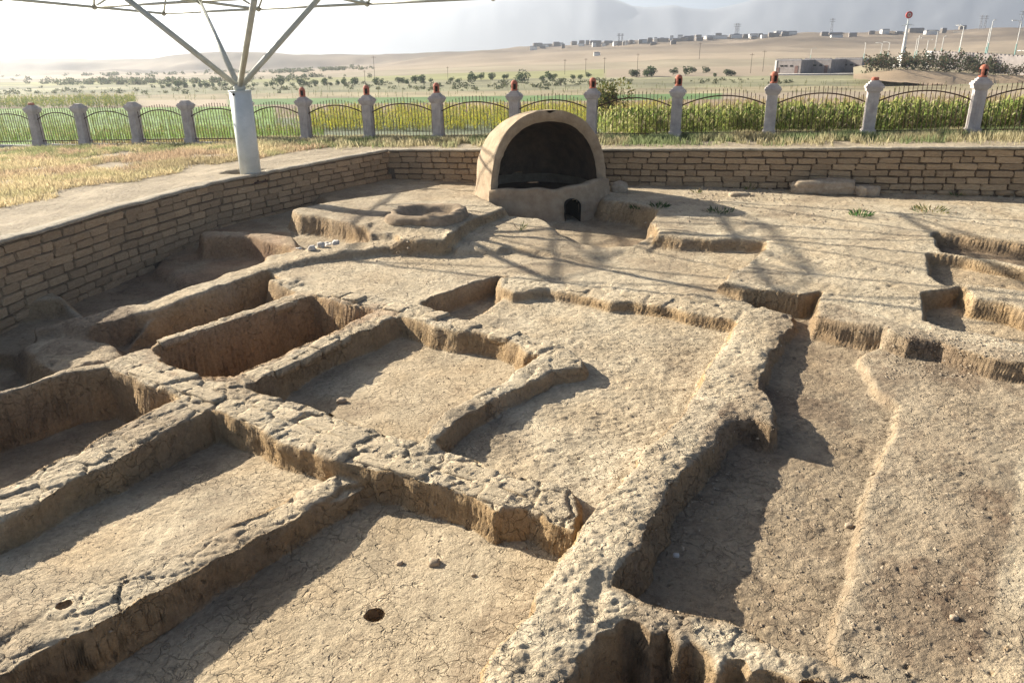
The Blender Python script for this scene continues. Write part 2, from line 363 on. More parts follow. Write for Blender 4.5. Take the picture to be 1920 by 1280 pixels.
room([(-300, 1080), (0, 950), (130, 870), (250, 795), (370, 765), (500, 810), (640, 855), (715, 878), (715, 885), (580, 930), (420, 1010), (220, 1110), (0, 1220), (-300, 1360)], -1.0, [(-4, 5.2, -1.27), (-2, 6.6, -1.29), (-1.6, 5.6, -1.21)], .06, rg=.4, oc=.45)
room([(-300, 1390), (0, 1235), (220, 1120), (420, 1020), (580, 935), (715, 880), (820, 890), (940, 930), (1060, 970), (1090, 990), (1050, 1070), (1010, 1140), (930, 1240), (800, 1500), (-300, 1700)], -1.05, [(-2.8, 4.3, -1.54), (-1.2, 5.9, -1.33), (.5, 5.0, -1.29)], .06, rg=.32, oc=.5)
room([(1112, 1180), (1140, 1162), (1204, 1152), (1280, 1180), (1370, 1210), (1420, 1240), (1530, 1280), (1600, 1500), (960, 1500), (1065, 1260)], -.95, -1.52, .12, oc=.85, dk=.2)
layer([tuple(unp(a, b, -1.5)[:2]) for a, b in ((1165, 1300), (1180, 1250), (1215, 1236), (1260, 1244), (1290, 1275), (1300, 1400), (1160, 1400))], -1.85, .05, world=True, rounding=0, dk=.7)  # hollow floor coloured dark in place of deep shade
# --- right slab with its pale crest
SLAB = layer([(1631, 654, -.98), (1617, 675, -1.05), (1634, 702, -1.06), (1658, 737, -1.07), (1688, 757, -1.08), (1687, 795, -1.09), (1672, 850, -1.11), (1650, 892, -1.13), (1631, 960, -1.15), (1624, 1022, -1.17), (1600, 1087, -1.2), (1582, 1167, -1.22), (1572, 1215, -1.24), (1590, 1250, -1.25), (1640, 1400, -1.25), (2400, 1500, -1.2), (2300, 720, -1.0), (1920, 660, -1.0), (1700, 640, -.98)], 0, .09, name=None, rg=.6, oc=.2, rounding=.0)
# --- plateau P1
P1 = [(1193, 441, -.70), (1207, 421, -.70), (1222, 408, -.69), (1290, 400, -.69), (1500, 385, -.68), (1900, 385, -.66), (2400, 440, -.66), (2400, 770, -.80), (1919, 682, -.80), (1864, 672, -.80), (1796, 652, -.80), (1761, 640, -.80), (1706, 638, -.8), (1668, 625, -.8), (1658, 617, -.8), (1589, 604, -.79), (1531, 591, -.78), (1534, 572, -.77), (1545, 543, -.76), (1531, 545, -.76), (1500, 549, -.76), (1445, 541, -.75), (1393, 538, -.75), (1354, 528, -.75), (1370, 508, -.74), (1400, 493, -.73), (1435, 463, -.72), (1438, 449, -.71), (1380, 447, -.71), (1330, 446, -.7), (1280, 444, -.7), (1240, 441, -.7)]
layer(P1, 0, .06, 'P1', rg=.62, oc=.15, blocks=0)
layer([(1761, 438), (1850, 440), (1990, 462), (2300, 500), (2300, 530), (1950, 485), (1830, 470), (1768, 462)], -.68, .05, rg=.5, oc=.7, dk=.35, rounding=0) if False else None
def pitin(poly, zr, zf, **k):
    P = np.array([unp(a, b, zr)[:2] for a, b in poly]); layer([(a, b) for a, b in P], zf, .05, world=True, rounding=0, **k)
pitin([(1758, 437), (1800, 441), (1920, 458), (2200, 490), (2200, 545), (1920, 490), (1850, 478), (1775, 466)], -.69, -.95, oc=.8, dk=.5)
pitin([(1749, 473), (1790, 478), (1850, 490), (1920, 503), (2200, 550), (2200, 590), (1920, 537), (1830, 527), (1780, 528), (1752, 510)], -.71, -.92, oc=.7, dk=.2)
pitin([(1737, 548), (1800, 540), (1820, 560), (1860, 566), (1920, 582), (2200, 640), (2200, 690), (1920, 632), (1850, 615), (1800, 612), (1742, 598)], -.74, -1.02, oc=.55, dk=.1)
# --- hearth platform, slab before the kiln
layer([(560, 402), (545, 392), (620, 376), (700, 366), (840, 352), (890, 365), (935, 385), (975, 397), (950, 412), (930, 418), (880, 430), (835, 440), (784, 441), (726, 440), (695, 432), (690, 425), (640, 412), (600, 405)], -.64, .07, 'HP', rg=.6, oc=.25)
layer([(690, 432), (700, 425), (730, 431), (836, 436), (830, 447), (784, 449), (730, 447)], -.70, .05, 'HP2', rg=.9, oc=.35)
layer([(700, 470), (560, 505), (726, 470), (740, 450), (700, 445), (690, 455)], -.85, .05) if False else None
layer([(858, 466, -.86), (870, 445, -.84), (900, 425, -.82), (960, 402, -.78), (1010, 408, -.82), (1049, 428, -.86), (1087, 444, -.88), (1135, 452, -.88), (1183, 451, -.88), (1218, 436, -.86), (1225, 455, -.88), (1210, 469, -.88), (1169, 466, -.88), (1121, 482, -.88), (1066, 479, -.88), (1018, 469, -.88), (956, 462, -.88), (930, 466, -.88)], 0, .07, 'SF', rg=.6, oc=.25)
pitin([(1038, 414), (1052, 431), (1087, 446), (1135, 453), (1180, 453), (1203, 440), (1221, 408), (1180, 392), (1100, 385), (1040, 395)], -.82, -1.15, oc=.6, dk=.3)
# --- mud walls
layer([(560, 500), (470, 520)], -.9) if False else None
layer([(735, 447, -.80), (700, 449, -.82), (640, 456, -.85), (567, 465, -.87), (502, 475, -.88), (490, 490, -.92), (461, 503, -.95), (426, 511, -.96), (388, 525, -.96), (323, 548, -.97), (275, 565, -.98), (223, 569, -1.0), (168, 586, -1.02), (113, 598, -1.05), (69, 612, -1.1), (75, 632, -1.1), (120, 628, -1.05), (180, 606, -1.02), (240, 592, -1.0), (300, 576, -.98), (370, 553, -.96), (440, 527, -.95), (500, 506, -.93), (560, 487, -.89), (640, 474, -.87), (715, 462, -.83), (745, 455, -.80)], 0, .07, 'WL', rg=.8, oc=.35)
layer([(375, 434), (464, 432), (550, 444), (558, 464), (520, 456), (470, 445), (420, 442), (380, 446)], -.84, .12, 'WM', rg=.7, oc=.6, rd=.45, dk=.1)
layer([(98, 614), (158, 612), (168, 622), (150, 632), (130, 628), (105, 622)], -.98, .15, 'WBLK', rg=.7, oc=.6)
layer([(60, 640), (100, 628), (150, 640), (190, 640), (215, 660), (200, 675), (120, 690), (70, 665)], -1.2, .25, 'RUB', rg=1.2, oc=.4, dk=.2)
layer([(282, 647), (306, 627), (344, 617), (399, 598), (464, 579), (536, 551), (564, 543), (600, 548), (536, 565), (481, 586), (426, 603), (361, 623), (309, 637), (287, 650)], -.97, .04, 'W1', rg=.7, oc=.25, blocks=.6)
layer([(0, 732), (52, 716), (120, 692), (189, 681), (241, 661), (282, 649), (300, 668), (245, 702), (237, 702), (203, 690), (127, 700), (52, 724), (0, 741), (-200, 790), (-200, 780)], -.95, .04, 'WA', rg=.5, oc=.3)
layer([(426, 703), (437, 700), (480, 680), (560, 645), (640, 610), (700, 580), (742, 592), (700, 610), (600, 642), (536, 675), (500, 702), (460, 722), (430, 715)], -.96, .05, 'W2', rg=.9, oc=.22, blocks=.8)
layer([(500, 522), (545, 514), (600, 540), (640, 545), (702, 553), (753, 560), (788, 566), (832, 584), (867, 598), (915, 605), (970, 622), (1028, 633), (1066, 653), (1018, 664), (984, 660), (970, 643), (932, 631), (901, 624), (860, 621), (819, 611), (774, 597), (743, 588), (702, 578), (674, 573), (640, 567), (598, 553), (557, 545), (512, 528)], -.95, .05, 'WN', rg=.9, oc=.22, blocks=.8)
layer([(753, 562), (784, 555), (860, 534), (901, 520), (949, 510), (960, 525), (936, 528), (900, 535), (860, 545), (825, 556), (788, 569)], -.95, .06, 'WK', rg=.8, oc=.2, blocks=.4)
pitin([(800, 578), (870, 546), (936, 528), (952, 540), (905, 575), (860, 598)], -1.06, -1.28, oc=.4, dk=.15)
layer([(939, 517), (984, 519), (1035, 526), (1104, 531), (1149, 527), (1197, 537), (1280, 551), (1318, 548), (1338, 557), (1397, 564), (1413, 573), (1420, 600), (1387, 600), (1301, 586), (1272, 579), (1224, 572), (1187, 565), (1149, 564), (1114, 555), (1066, 548), (1028, 541), (960, 544), (936, 535)], -.93, .045, 'WR', rg=.8, oc=.2, blocks=.6)
layer([(144, 840, -.98), (192, 809, -.97), (254, 778, -.97), (302, 757, -.97), (340, 746, -.97), (398, 760, -.97), (361, 779, -.97), (309, 806, -.97), (268, 827, -.97), (206, 860, -.97), (172, 876, -.98), (120, 902, -1.0), (60, 950, -1.03), (0, 985, -1.05), (-200, 1080, -1.05), (-200, 1000, -1.05), (0, 912, -1.03), (52, 889, -1.02), (79, 866, -1.0), (110, 850, -.98)], 0, .06, 'WBB', rg=.9, oc=.22, blocks=.8)
layer([(707, 874, -1.12), (715, 890, -1.12), (636, 900, -1.13), (581, 953, -1.15), (536, 977, -1.16), (481, 1005, -1.17), (426, 1039, -1.18), (364, 1067, -1.18), (302, 1101, -1.18), (220, 1142, -1.18), (172, 1170, -1.18), (72, 1215, -1.18), (0, 1255, -1.18), (-300, 1410, -1.18), (-300, 1330, -1.18), (0, 1195, -1.18), (60, 1165, -1.18), (130, 1110, -1.18), (220, 1085, -1.18), (344, 1030, -1.18), (423, 984, -1.18), (509, 948, -1.16), (580, 905, -1.14), (640, 878, -1.12)], 0, .05, 'WC', rg=.8, oc=.2, blocks=.5)
WD = [(275, 668, -.95), (351, 693, -.95), (378, 703, -.95), (430, 700, -.96), (457, 723, -.96), (536, 747, -.97), (584, 757, -.97), (640, 778, -.98), (709, 806, -.98), (753, 819, -.99), (812, 827, -1.0), (833, 840, -1.0), (894, 861, -1.01), (932, 885, -1.02), (1004, 898, -1.04), (1063, 912, -1.05), (1085, 955, -1.06), (1077, 998, -1.06), (1028, 978, -1.05), (994, 957, -1.04), (953, 952, -1.03), (925, 953, -1.02), (894, 923, -1.01), (815, 902, -1.0), (753, 878, -1.0), (709, 876, -1.0), (660, 862, -.99), (600, 850, -.99), (560, 838, -.98), (523, 823, -.98), (488, 797, -.98), (443, 783, -.97), (395, 762, -.97), (344, 747, -.96), (325, 732, -.96), (261, 713, -.95), (235, 699, -.95)]
layer(WD, 0, .05, 'WD', rg=1.0, oc=.22, blocks=1.0)
layer([(798, 819), (812, 796), (846, 764), (887, 737), (939, 713), (980, 688), (1004, 668), (1040, 652), (1066, 652), (1088, 670), (1087, 684), (1050, 692), (984, 722), (949, 732), (877, 772), (812, 832)], -.96, .06, 'WE', rg=.8, oc=.25, blocks=.5)
layer([(1393, 583), (1424, 573), (1483, 586), (1486, 598), (1466, 623), (1445, 654), (1428, 696), (1418, 723), (1435, 733), (1448, 757), (1446, 795), (1414, 780), (1376, 784), (1349, 801), (1342, 823), (1314, 841), (1280, 882), (1255, 906), (1242, 953), (1214, 977), (1204, 1019), (1176, 1045), (1149, 1076), (1132, 1086), (1173, 1098), (1150, 1165), (1119, 1180), (1065, 1270), (1010, 1420), (840, 1420), (898, 1280), (949, 1197), (977, 1167), (1001, 1139), (1008, 1105), (1049, 1053), (1083, 1002), (1104, 967), (1135, 926), (1187, 885), (1204, 850), (1280, 771), (1307, 727), (1328, 685), (1362, 641), (1383, 606)], -.93, .07, 'NS', rg=.9, oc=.15, blocks=.12)
layer([(1132, 1085), (1173, 1098), (1207, 1118), (1255, 1136), (1280, 1143), (1342, 1153), (1376, 1163), (1418, 1187), (1472, 1211), (1521, 1222), (1572, 1242), (1624, 1256), (1700, 1300), (1750, 1400), (1600, 1400), (1530, 1290), (1472, 1256), (1440, 1250), (1418, 1256), (1407, 1235), (1369, 1225), (1352, 1245), (1328, 1206), (1301, 1190), (1280, 1200), (1259, 1168), (1224, 1182), (1204, 1162), (1176, 1157), (1138, 1172), (1110, 1185)], -.95, .12, 'WS', rg=.9, oc=.2, blocks=.3)
# round post hole and pock marks
def hole(px, py, z, r, dep, ax=1.0):
    q = unp(px, py, z); d = np.hypot((X-q[0]), (Y-q[1])*ax)+n3*.006; s = 1-sstep((d-r*.75)/(r*.35)); Z[:] = Z-s*dep; dark[:] = np.maximum(dark, s*.3)  # inside of each hole is also coloured darker
hole(703, 1153, -1.42, 0.055, .12); hole(120, 1134, -1.2, .045, .05); hole(880, 945, -1.1, .03, .03)
rr = random.Random(3)
for k in range(26):
    hole(rr.uniform(1650, 1900), rr.uniform(720, 1250), -1.15, rr.uniform(.010, .02), .02)
for k in range(40):
    hole(rr.uniform(1380, 1900), rr.uniform(430, 600), -.75, rr.uniform(.02, .05), .035)
# --- relief
Zr = Z.reshape(YY.shape)
for _ in range(1):
    Zr = np.pad(Zr, 1, mode='edge'); Zr = (Zr[:-2]+2*Zr[1:-1]+Zr[2:])/4; Zr = (Zr[:, :-2]+2*Zr[:, 1:-1]+Zr[:, 2:])/4
Z = Zr.ravel()
gx = np.abs(np.gradient(Z.reshape(YY.shape), axis=1)/np.gradient(XX, axis=1)).ravel()
gy = np.abs(np.gradient(Z.reshape(YY.shape), axis=0)/np.gradient(YY, axis=0)).ravel()
slope = np.hypot(gx, gy); steep = sstep((slope-.35)/1.1)
f1, f2, idv = worley(X*1.0+n1*.05, Y*1.0+n2*.05, .30, 3)
crk = np.exp(-np.maximum(f2-f1, 0)/.07)
g1, g2, gid = worley(X+n1*.03, Y+n2*.03, .11, 8)
rel = fbm(X, Y, .9, 4, 41)*.034*rough+n3*.0055*rough+fbm(X, Y, .13, 4, 47, .65)*.010*rough
rel += topm*(-crk*.035+(idv-.5)*.035)
ch = sstep((fbm(X, Y, .20, 3, 48)-.05)/.12)*sstep((fbm(X, Y, .8, 2, 49)+.5)/.5); rel += -np.clip(rough-.5, 0, 1)*ch*.016   # flaked off patches
scr = fbm(X*.9+Y*.5, Y*2.2-X*1.1, .10, 3, 77)*.006*rough
fl = np.abs(fbm(X, Y, .22, 3, 61)); rel += -np.exp(-fl/.05)*.005*rough*(1-steep)
Z = Z+(rel+scr)*(1-.93*steep)
inside = sstep((sdp+.0)/.05)
Zs = Zg*(1-inside)+Z*inside
tt = 1-inside
# small scooped hollow round the steel post foot
pf = np.array([-6.06, 17.70])
hs_ = 1-sstep((np.hypot((X-pf[0]-.15)*.55, Y-pf[1]-.35)-.42)/.14); Zs = Zs-hs_*.20*(1-inside)
# --- colours (dusty tops, damper ochre clay in cut faces, dark soil, hollows painted darker)
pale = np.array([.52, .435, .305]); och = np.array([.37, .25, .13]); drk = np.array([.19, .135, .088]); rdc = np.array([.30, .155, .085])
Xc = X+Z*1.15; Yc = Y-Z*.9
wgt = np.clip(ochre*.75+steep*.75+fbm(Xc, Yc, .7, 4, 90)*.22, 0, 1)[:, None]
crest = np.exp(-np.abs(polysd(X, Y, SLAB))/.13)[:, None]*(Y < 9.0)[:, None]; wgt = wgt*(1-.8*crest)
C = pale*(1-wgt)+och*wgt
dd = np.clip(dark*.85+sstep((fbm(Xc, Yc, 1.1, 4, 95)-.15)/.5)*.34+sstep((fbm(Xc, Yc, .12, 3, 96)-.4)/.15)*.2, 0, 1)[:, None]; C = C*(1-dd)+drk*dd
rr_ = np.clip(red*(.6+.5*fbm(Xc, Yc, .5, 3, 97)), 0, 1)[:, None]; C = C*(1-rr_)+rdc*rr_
grass_zone = sstep((fbm(X, Y, 2.5, 3, 99)+.2)/.5)
soil = np.array([.40, .325, .225])*(1+.14*fbm(X, Y, .5, 4, 101))[:, None]
C = C*inside[:, None]+soil*(1-inside[:, None])
C *= (1+.12*fbm(Xc, Yc, .25, 4, 103))[:, None]
owner[inside < .5] = -1
ny, nx = YY.shape
idx = np.arange(ny*nx).reshape(ny, nx)
Q = np.stack([idx[:-1, :-1], idx[:-1, 1:], idx[1:, 1:], idx[1:, :-1]], -1).reshape(-1, 4)
fo = owner[Q[:, 0]]
# faces of the cuts: broken up sideways too, so they are not fluted
gX = np.gradient(Z.reshape(YY.shape), axis=1)/np.gradient(XX, axis=1); gY = np.gradient(Z.reshape(YY.shape), axis=0)/np.gradient(YY, axis=0)
gm = np.hypot(gX, gY).ravel()+1e-6; st3 = sstep((gm-.5)/1.5)*inside
al = X*.8+Y*.6; fz3 = fbm(al*1.0+Zs*.4, Zs*1.6+al*.25, .11, 4, 131, .65)*.026+fbm(al, Zs*1.6, .35, 2, 133)*(.014+.03*np.clip(-1.15-Zs, 0, .6)/.6)
VX = X-gX.ravel()/gm*fz3*st3; VY = Y-gY.ravel()/gm*fz3*st3
VV = np.c_[VX, VY, Zs]
def sub(name, mask, mat):
    q = Q[mask]; u, inv = np.unique(q, return_inverse=True)
    return link(name, mesh_np(name, VV[u], inv.reshape(-1, 4), True, C[u]), mat)
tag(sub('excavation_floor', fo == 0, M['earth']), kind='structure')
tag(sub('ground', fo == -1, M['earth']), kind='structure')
WL = {
 'P1': ('earth_terrace', 'wide pale earth terrace at the right with stepped front edge and cut hollows', 'earth terrace'),
 'HP': ('earth_platform', 'raised earth platform carrying the round hearth, left of the domed kiln', 'earth platform'),
 'HP2': ('earth_step', 'narrow crumbly earth step along the front of the hearth platform', 'earth step'),
 'SF': ('earth_slab', 'low earth slab in front of the stoke pit of the domed kiln', 'earth slab'),
 'WL': ('mud_wall', 'long low mud wall running from the hearth platform to the lower left, nearest the left brick wall', 'mud wall'),
 'WM': ('mud_wall', 'short reddish mud wall stub at right angles to the left brick wall', 'mud wall'),
 'WBLK': ('mud_block', 'square ochre mud block at the far left, at the end of the long low wall', 'mud block'),
 'RUB': ('rubble_heap', 'slumped earth heap below the square mud block at the left', 'earth heap'),
 'W1': ('mud_wall', 'thin straight mud wall with sunlit top between the two deep narrow pits', 'mud wall'),
 'WA': ('mud_wall', 'shaded thin mud wall at the left edge, above the deep dark room', 'mud wall'),
 'W2': ('mud_wall', 'rough mud wall between the deep reddish pit and the pale square room', 'mud wall'),
 'WN': ('mud_wall', 'rough mud wall along the far side of the pale square room', 'mud wall'),
 'WK': ('mud_wall', 'short mud wall edge slanting up to the far corner of the central court', 'mud wall'),
 'WR': ('mud_wall', 'low mud wall with a row of laid blocks at the far side of the central court', 'mud wall'),
 'WBB': ('mud_wall', 'mud wall at the left edge between two long rooms, slumped at its near end', 'mud wall'),
 'WC': ('mud_wall', 'long straight mud wall at the lower left beside the cracked front floor', 'mud wall'),
 'WD': ('mud_wall', 'broad diagonal mud wall of cracked blocks crossing the middle of the excavation', 'mud wall'),
 'WE': ('mud_wall', 'mud wall on the right of the pale square room, ending in a rounded corner', 'mud wall'),
 'NS': ('mud_wall', 'thick tall mud wall right of centre with a square buttress, running to the near edge', 'mud wall'),
 'WS': ('mud_wall', 'jagged mud wall curving along the bottom right above the deep pit', 'mud wall')}
WOB = {}
for k, nm in OWN.items():
    if k == 0: continue
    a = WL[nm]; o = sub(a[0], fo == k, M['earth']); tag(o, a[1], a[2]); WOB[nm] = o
def ground_z(x, y):
    j = int(np.clip(np.searchsorted(ys, y), 0, ny-1)); i = int(np.clip(np.searchsorted(us, x/ys[j]), 0, nx-1))
    return float(Zs[j*nx+i])

# --- lumpy blocks lying on the wall tops
def lump(sx, sy, sz, seed, n=3, ex_=5.0, jt=.09):
    """rounded irregular slab, 6 * n*n quads"""
    r = random.Random(seed); v = {}; V = []; Fc = []
    def vid(i, j, k):
        key = (i, j, k)
        if key not in v:
            p = Vector((i/n*2-1, j/n*2-1, k/n*2-1)); q = p.copy()
            ln = (abs(p.x)**ex_+abs(p.y)**ex_+abs(p.z)**ex_)**(1/ex_); q = p/ln
            q += Vector((r.uniform(-1, 1), r.uniform(-1, 1), r.uniform(-1, 1)))*jt
            V.append((q.x*sx/2, q.y*sy/2, q.z*sz/2)); v[key] = len(V)-1
        return v[key]
    for a in range(n):
        for b in range(n):
            Fc += [(vid(a, b, 0), vid(a, b+1, 0), vid(a+1, b+1, 0), vid(a+1, b, 0)), (vid(a, b, n), vid(a+1, b, n), vid(a+1, b+1, n), vid(a, b+1, n)),
                   (vid(a, 0, b), vid(a+1, 0, b), vid(a+1, 0, b+1), vid(a, 0, b+1)), (vid(a, n, b), vid(a, n, b+1), vid(a+1, n, b+1), vid(a+1, n, b)),
                   (vid(0, a, b), vid(0, a, b+1), vid(0, a+1, b+1), vid(0, a+1, b)), (vid(n, a, b), vid(n, a+1, b), vid(n, a+1, b+1), vid(n, a, b+1))]
    return V, Fc
def lump_mesh(name, sx, sy, sz, seed, n=3, smooth=True, ex_=5.0, jt=.09):
    V, Fc = lump(sx, sy, sz, seed, n, ex_, jt); me = bpy.data.meshes.new(name); me.from_pydata(V, [], Fc)
    me.polygons.foreach_set('use_smooth', [smooth]*len(Fc)); me.update(); return me
def blocks_along(parent, pts, z, wdt, length, seed, thick=.12, skip=.15, rows=1, gap=.012, lift=.004):
    r = random.Random(seed); P = [unp(p[0], p[1], z) for p in pts]
    tot = 0; seg = []
    for a, b in zip(P[:-1], P[1:]): L = np.linalg.norm(b-a); seg.append((tot, L, a, b)); tot += L
    s = 0
    while s < tot:
        ln = length*r.uniform(.7, 1.7)
        for rw in range(rows):
            m = s+ln/2+(r.uniform(-.08, .08) if rows > 1 else 0)
            if m > tot or r.random() < skip: continue
            for (t0, L, a, b) in seg:
                if t0 <= m <= t0+L:
                    d = (b-a)/L; c = a+d*(m-t0); nrm = np.array([-d[1], d[0], 0]); wr = wdt/rows
                    c = c+nrm*((rw+.5)*wr-wdt/2)+nrm*r.uniform(-.02, .02)
                    gz = ground_z(c[0], c[1])
                    me = lump_mesh('mud_block', ln-gap, wr*r.uniform(.9, 1.08)-gap, thick, r.randint(0, 10**6), 7, True, r.uniform(12, 22), .045)
                    vs_ = np.array([v.co[:] for v in me.vertices]); wx = vs_[:, 0]+c[0]; wy = vs_[:, 1]+c[1]
                    vs_[:, 2] += fbm(wx, wy, .08, 2, 5)*.009
                    me.vertices.foreach_set('co', vs_.astype(np.float32).ravel())
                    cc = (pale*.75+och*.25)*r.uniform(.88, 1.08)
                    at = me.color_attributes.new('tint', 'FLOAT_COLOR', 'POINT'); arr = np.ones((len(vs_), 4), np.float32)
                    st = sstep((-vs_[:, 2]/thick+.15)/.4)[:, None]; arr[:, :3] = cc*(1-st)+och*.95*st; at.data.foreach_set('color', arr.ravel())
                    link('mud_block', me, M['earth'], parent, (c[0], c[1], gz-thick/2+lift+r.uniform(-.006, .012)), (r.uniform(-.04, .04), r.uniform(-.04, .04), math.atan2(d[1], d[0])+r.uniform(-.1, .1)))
                    break
        s += ln
blocks_along(WOB['WD'], [(262, 690), (360, 722), (450, 755), (540, 785), (640, 818), (720, 846), (810, 866), (900, 893), (985, 925)], -.98, .42, .31, 5, rows=2, skip=.12)
blocks_along(WOB['WD'], [(975, 922), (1022, 938)], -1.04, .34, .36, 8, rows=1, skip=0)
blocks_along(WOB['WR'], [(1060, 539), (1140, 547), (1230, 560), (1330, 576)], -.93, .24, .33, 9, skip=0, gap=.035, thick=.14)
blocks_along(WOB['W1'], [(300, 640), (400, 604), (500, 573), (585, 548)], -.97, .17, .42, 10, skip=.1)
blocks_along(WOB['WN'], [(600, 546), (700, 566), (800, 588), (900, 614), (980, 634)], -.95, .30, .30, 12, skip=.3)
blocks_along(WOB['W2'], [(470, 702), (560, 662), (650, 620)], -.96, .26, .26, 13, skip=.35)
blocks_along(WOB['WBB'], [(150, 862), (240, 810), (320, 772)], -.97, .30, .26, 14, skip=.35)

# ---------------------------------------------------------------- brick retaining walls
bmesh_var = [lump_mesh('brick', 1, 1, 1, 100+i, 3, False, 14.0) for i in range(9)]
for me in bmesh_var: me.materials.append(M['adobe'])
def brick_wall(name, line, label, rows, ch, L0, seed, limit=300, s0=0.0):
    root = empty(name, (0, 0, 0)); tag(root, label, 'brick wall'); r = random.Random(seed)
    seg = []; tot = 0
    for a, b in zip(line[:-1], line[1:]): L = float(np.hypot(*(b-a))); seg.append((tot, L, a, (b-a)/L)); tot += L
    def at(s):
        for t0, L, a, d in seg:
            if s <= t0+L or (t0, L) == (seg[-1][0], seg[-1][1]): return a+d*(s-t0), d
    # mortar core just behind the brick faces
    core = MB(); pts = []
    S = np.linspace(0, tot, int(tot/.12))
    V = []; 
    for s in S:
        p, d = at(s); nrm = np.array([-d[1], d[0]]); top = float(G(p[0]))-.015
        for k in range(9):
            q = p+nrm*(.035+.012*float(vn(np.array(s*6), np.array(k*1.7), 3))); V.append((q[0], q[1], top-.02-k*(rows*ch+.15)/8))
    nS = len(S); core.v = V
    for i in range(nS-1):
        for k in range(8): core.f.append((i*9+k, i*9+k+1, (i+1)*9+k+1, (i+1)*9+k))
    core.build('mortar', M['mortar'], root, True)
    # mud capping with a ragged lip
    cv = []; cf = []
    for i, s in enumerate(S):
        p, d = at(s); nrm = np.array([-d[1], d[0]]); g = float(G(p[0]))
        wob = .02*float(fbm(np.array([s]), np.array([1.5]), .5, 3, seed)[0]); wz = .012*float(fbm(np.array([s]), np.array([4.5]), .3, 3, seed)[0])
        for o_, z_ in ((.30, .012), (.1, .035), (-.015, .03), (-.055+wob, .012), (-.05+wob, -.02+wz), (-.01, -.035+wz), (.05, -.05)):
            q = p+nrm*o_; cv.append((q[0], q[1], g+z_+(wz if z_ > 0 else 0)))
    for i in range(nS-1):
        for k in range(6): cf.append((i*7+k, i*7+k+1, (i+1)*7+k+1, (i+1)*7+k))
    cm = mesh_np('mud_capping', np.array(cv), np.array(cf), True, np.array([[.45, .385, .285]]*len(cv))); link('mud_capping', cm, M['earth'], root)
    n = 0; extra = MB()
    for rw in range(rows):
        s = s0-r.uniform(0, L0)
        while s < tot:
            ln = L0*r.choice((.62, .9, 1, 1, 1.12, 1.2))*r.uniform(.92, 1.06); m = s+ln/2
            if m < tot and m > s0:
                p, d = at(m); zc = float(G(p[0]))-.05-(rw+.5)*ch+.012*math.sin(m*.9+rw)+r.uniform(-.008, .008)
                if zc > -1.75 and (ground_z(p[0]+d[1]*.12, p[1]-d[0]*.12) < zc+ch*.7):
                    nrm = np.array([-d[1], d[0]]); q = p+nrm*(.035+r.uniform(-.012, .012)); 
                    rot = (r.uniform(-.03, .03), r.uniform(-.035, .035), math.atan2(d[1], d[0])+r.uniform(-.02, .02)); sc_ = (ln-.010-r.uniform(0, .022), .12, ch-.008-r.uniform(0, .02))
                    if n < limit:
                        link('brick', r.choice(bmesh_var), None, root, (q[0], q[1], zc), rot, sc_); n += 1
                    else:
                        vv, ff = lump(sc_[0], sc_[1], sc_[2], r.randint(0, 999), 2); b0 = len(extra.v); ca, sa = math.cos(rot[2]), math.sin(rot[2])
                        extra.v += [(q[0]+a*ca-b*sa, q[1]+a*sa+b*ca, zc+c) for a, b, c in vv]; extra.f += [tuple(b0+t for t in f) for f in ff]
            s += ln
    if extra.v: tag(extra.build('brick', M['adobe'], root, True), kind='stuff')
    return root
lw_s0 = 8.6
brick_wall('brick_retaining_wall', LW, 'mud brick retaining wall running along the left side below the bare earth bank', 9, .148, .44, 4, 299, lw_s0)
brick_wall('brick_retaining_wall', BW, 'mud brick retaining wall across the back, passing behind the domed kiln', 7, .148, .44, 6, 299)

# ---------------------------------------------------------------- domed kiln
kiln = empty('domed_kiln', (0.92, 17.55, -1.1)); tag(kiln, 'restored domed clay kiln cut open at the front with a small stoke hole', 'kiln')
KC = np.array([.92, 17.55]); PH = math.radians(17); kx = np.array([math.cos(PH), math.sin(PH)]); kd = np.array([-math.sin(PH), math.cos(PH)])
def kpt(u, v, z): p = KC+kx*u+kd*v; return (p[0], p[1], z)
def dome_pt(th, ph, a, dp, h, zb):
    # th along the arch (0..pi, left to right), ph depth (0 rim .. pi/2 back)
    e = .86; c = math.cos(th); s = math.sin(th); cc = math.copysign(abs(c)**e, c); ss = abs(s)**.92
    k = math.cos(ph)**.55
    u = -a*cc*k - .22*math.sin(ph)*max(0, math.cos(th)); v = dp*math.sin(ph)
    return u, v, zb+h*ss*(k**.9)
def dome_surface(a, dp, h, zb, nth=48, nph=16, jit=0, seed=0, ph0=0.0):
    V = []; Fc = []; r = random.Random(seed)
    for j in range(nph+1):
        ph = ph0+(math.pi/2*.999-ph0)*j/nph
        for i in range(nth+1):
            th = math.pi*i/nth; u, v, z = dome_pt(th, ph, a, dp, h, zb)
            jj = jit*float(fbm(np.array([th*3]), np.array([ph*4]), .8, 3, seed)[0])
            V.append((u*(1+jj), v, z+jj*.5))
    for j in range(nph):
        for i in range(nth): q = j*(nth+1)+i; Fc.append((q, q+1, q+nth+2, q+nth+1))
    return V, Fc
ZB = -.42; HH = 1.70; AA = 1.42; DPP = 2.35
V1, F1 = dome_surface(AA, DPP, HH, ZB, 56, 18, .012, 3)
V2, F2 = dome_surface(AA-.20, DPP-.2, HH-.25, ZB, 56, 18, .004, 5, .04)
def to_world(V): return [kpt(u, v, z) for u, v, z in V]
mb = MB(); mb.v = to_world(V1); mb.f = [f[::-1] for f in F1]
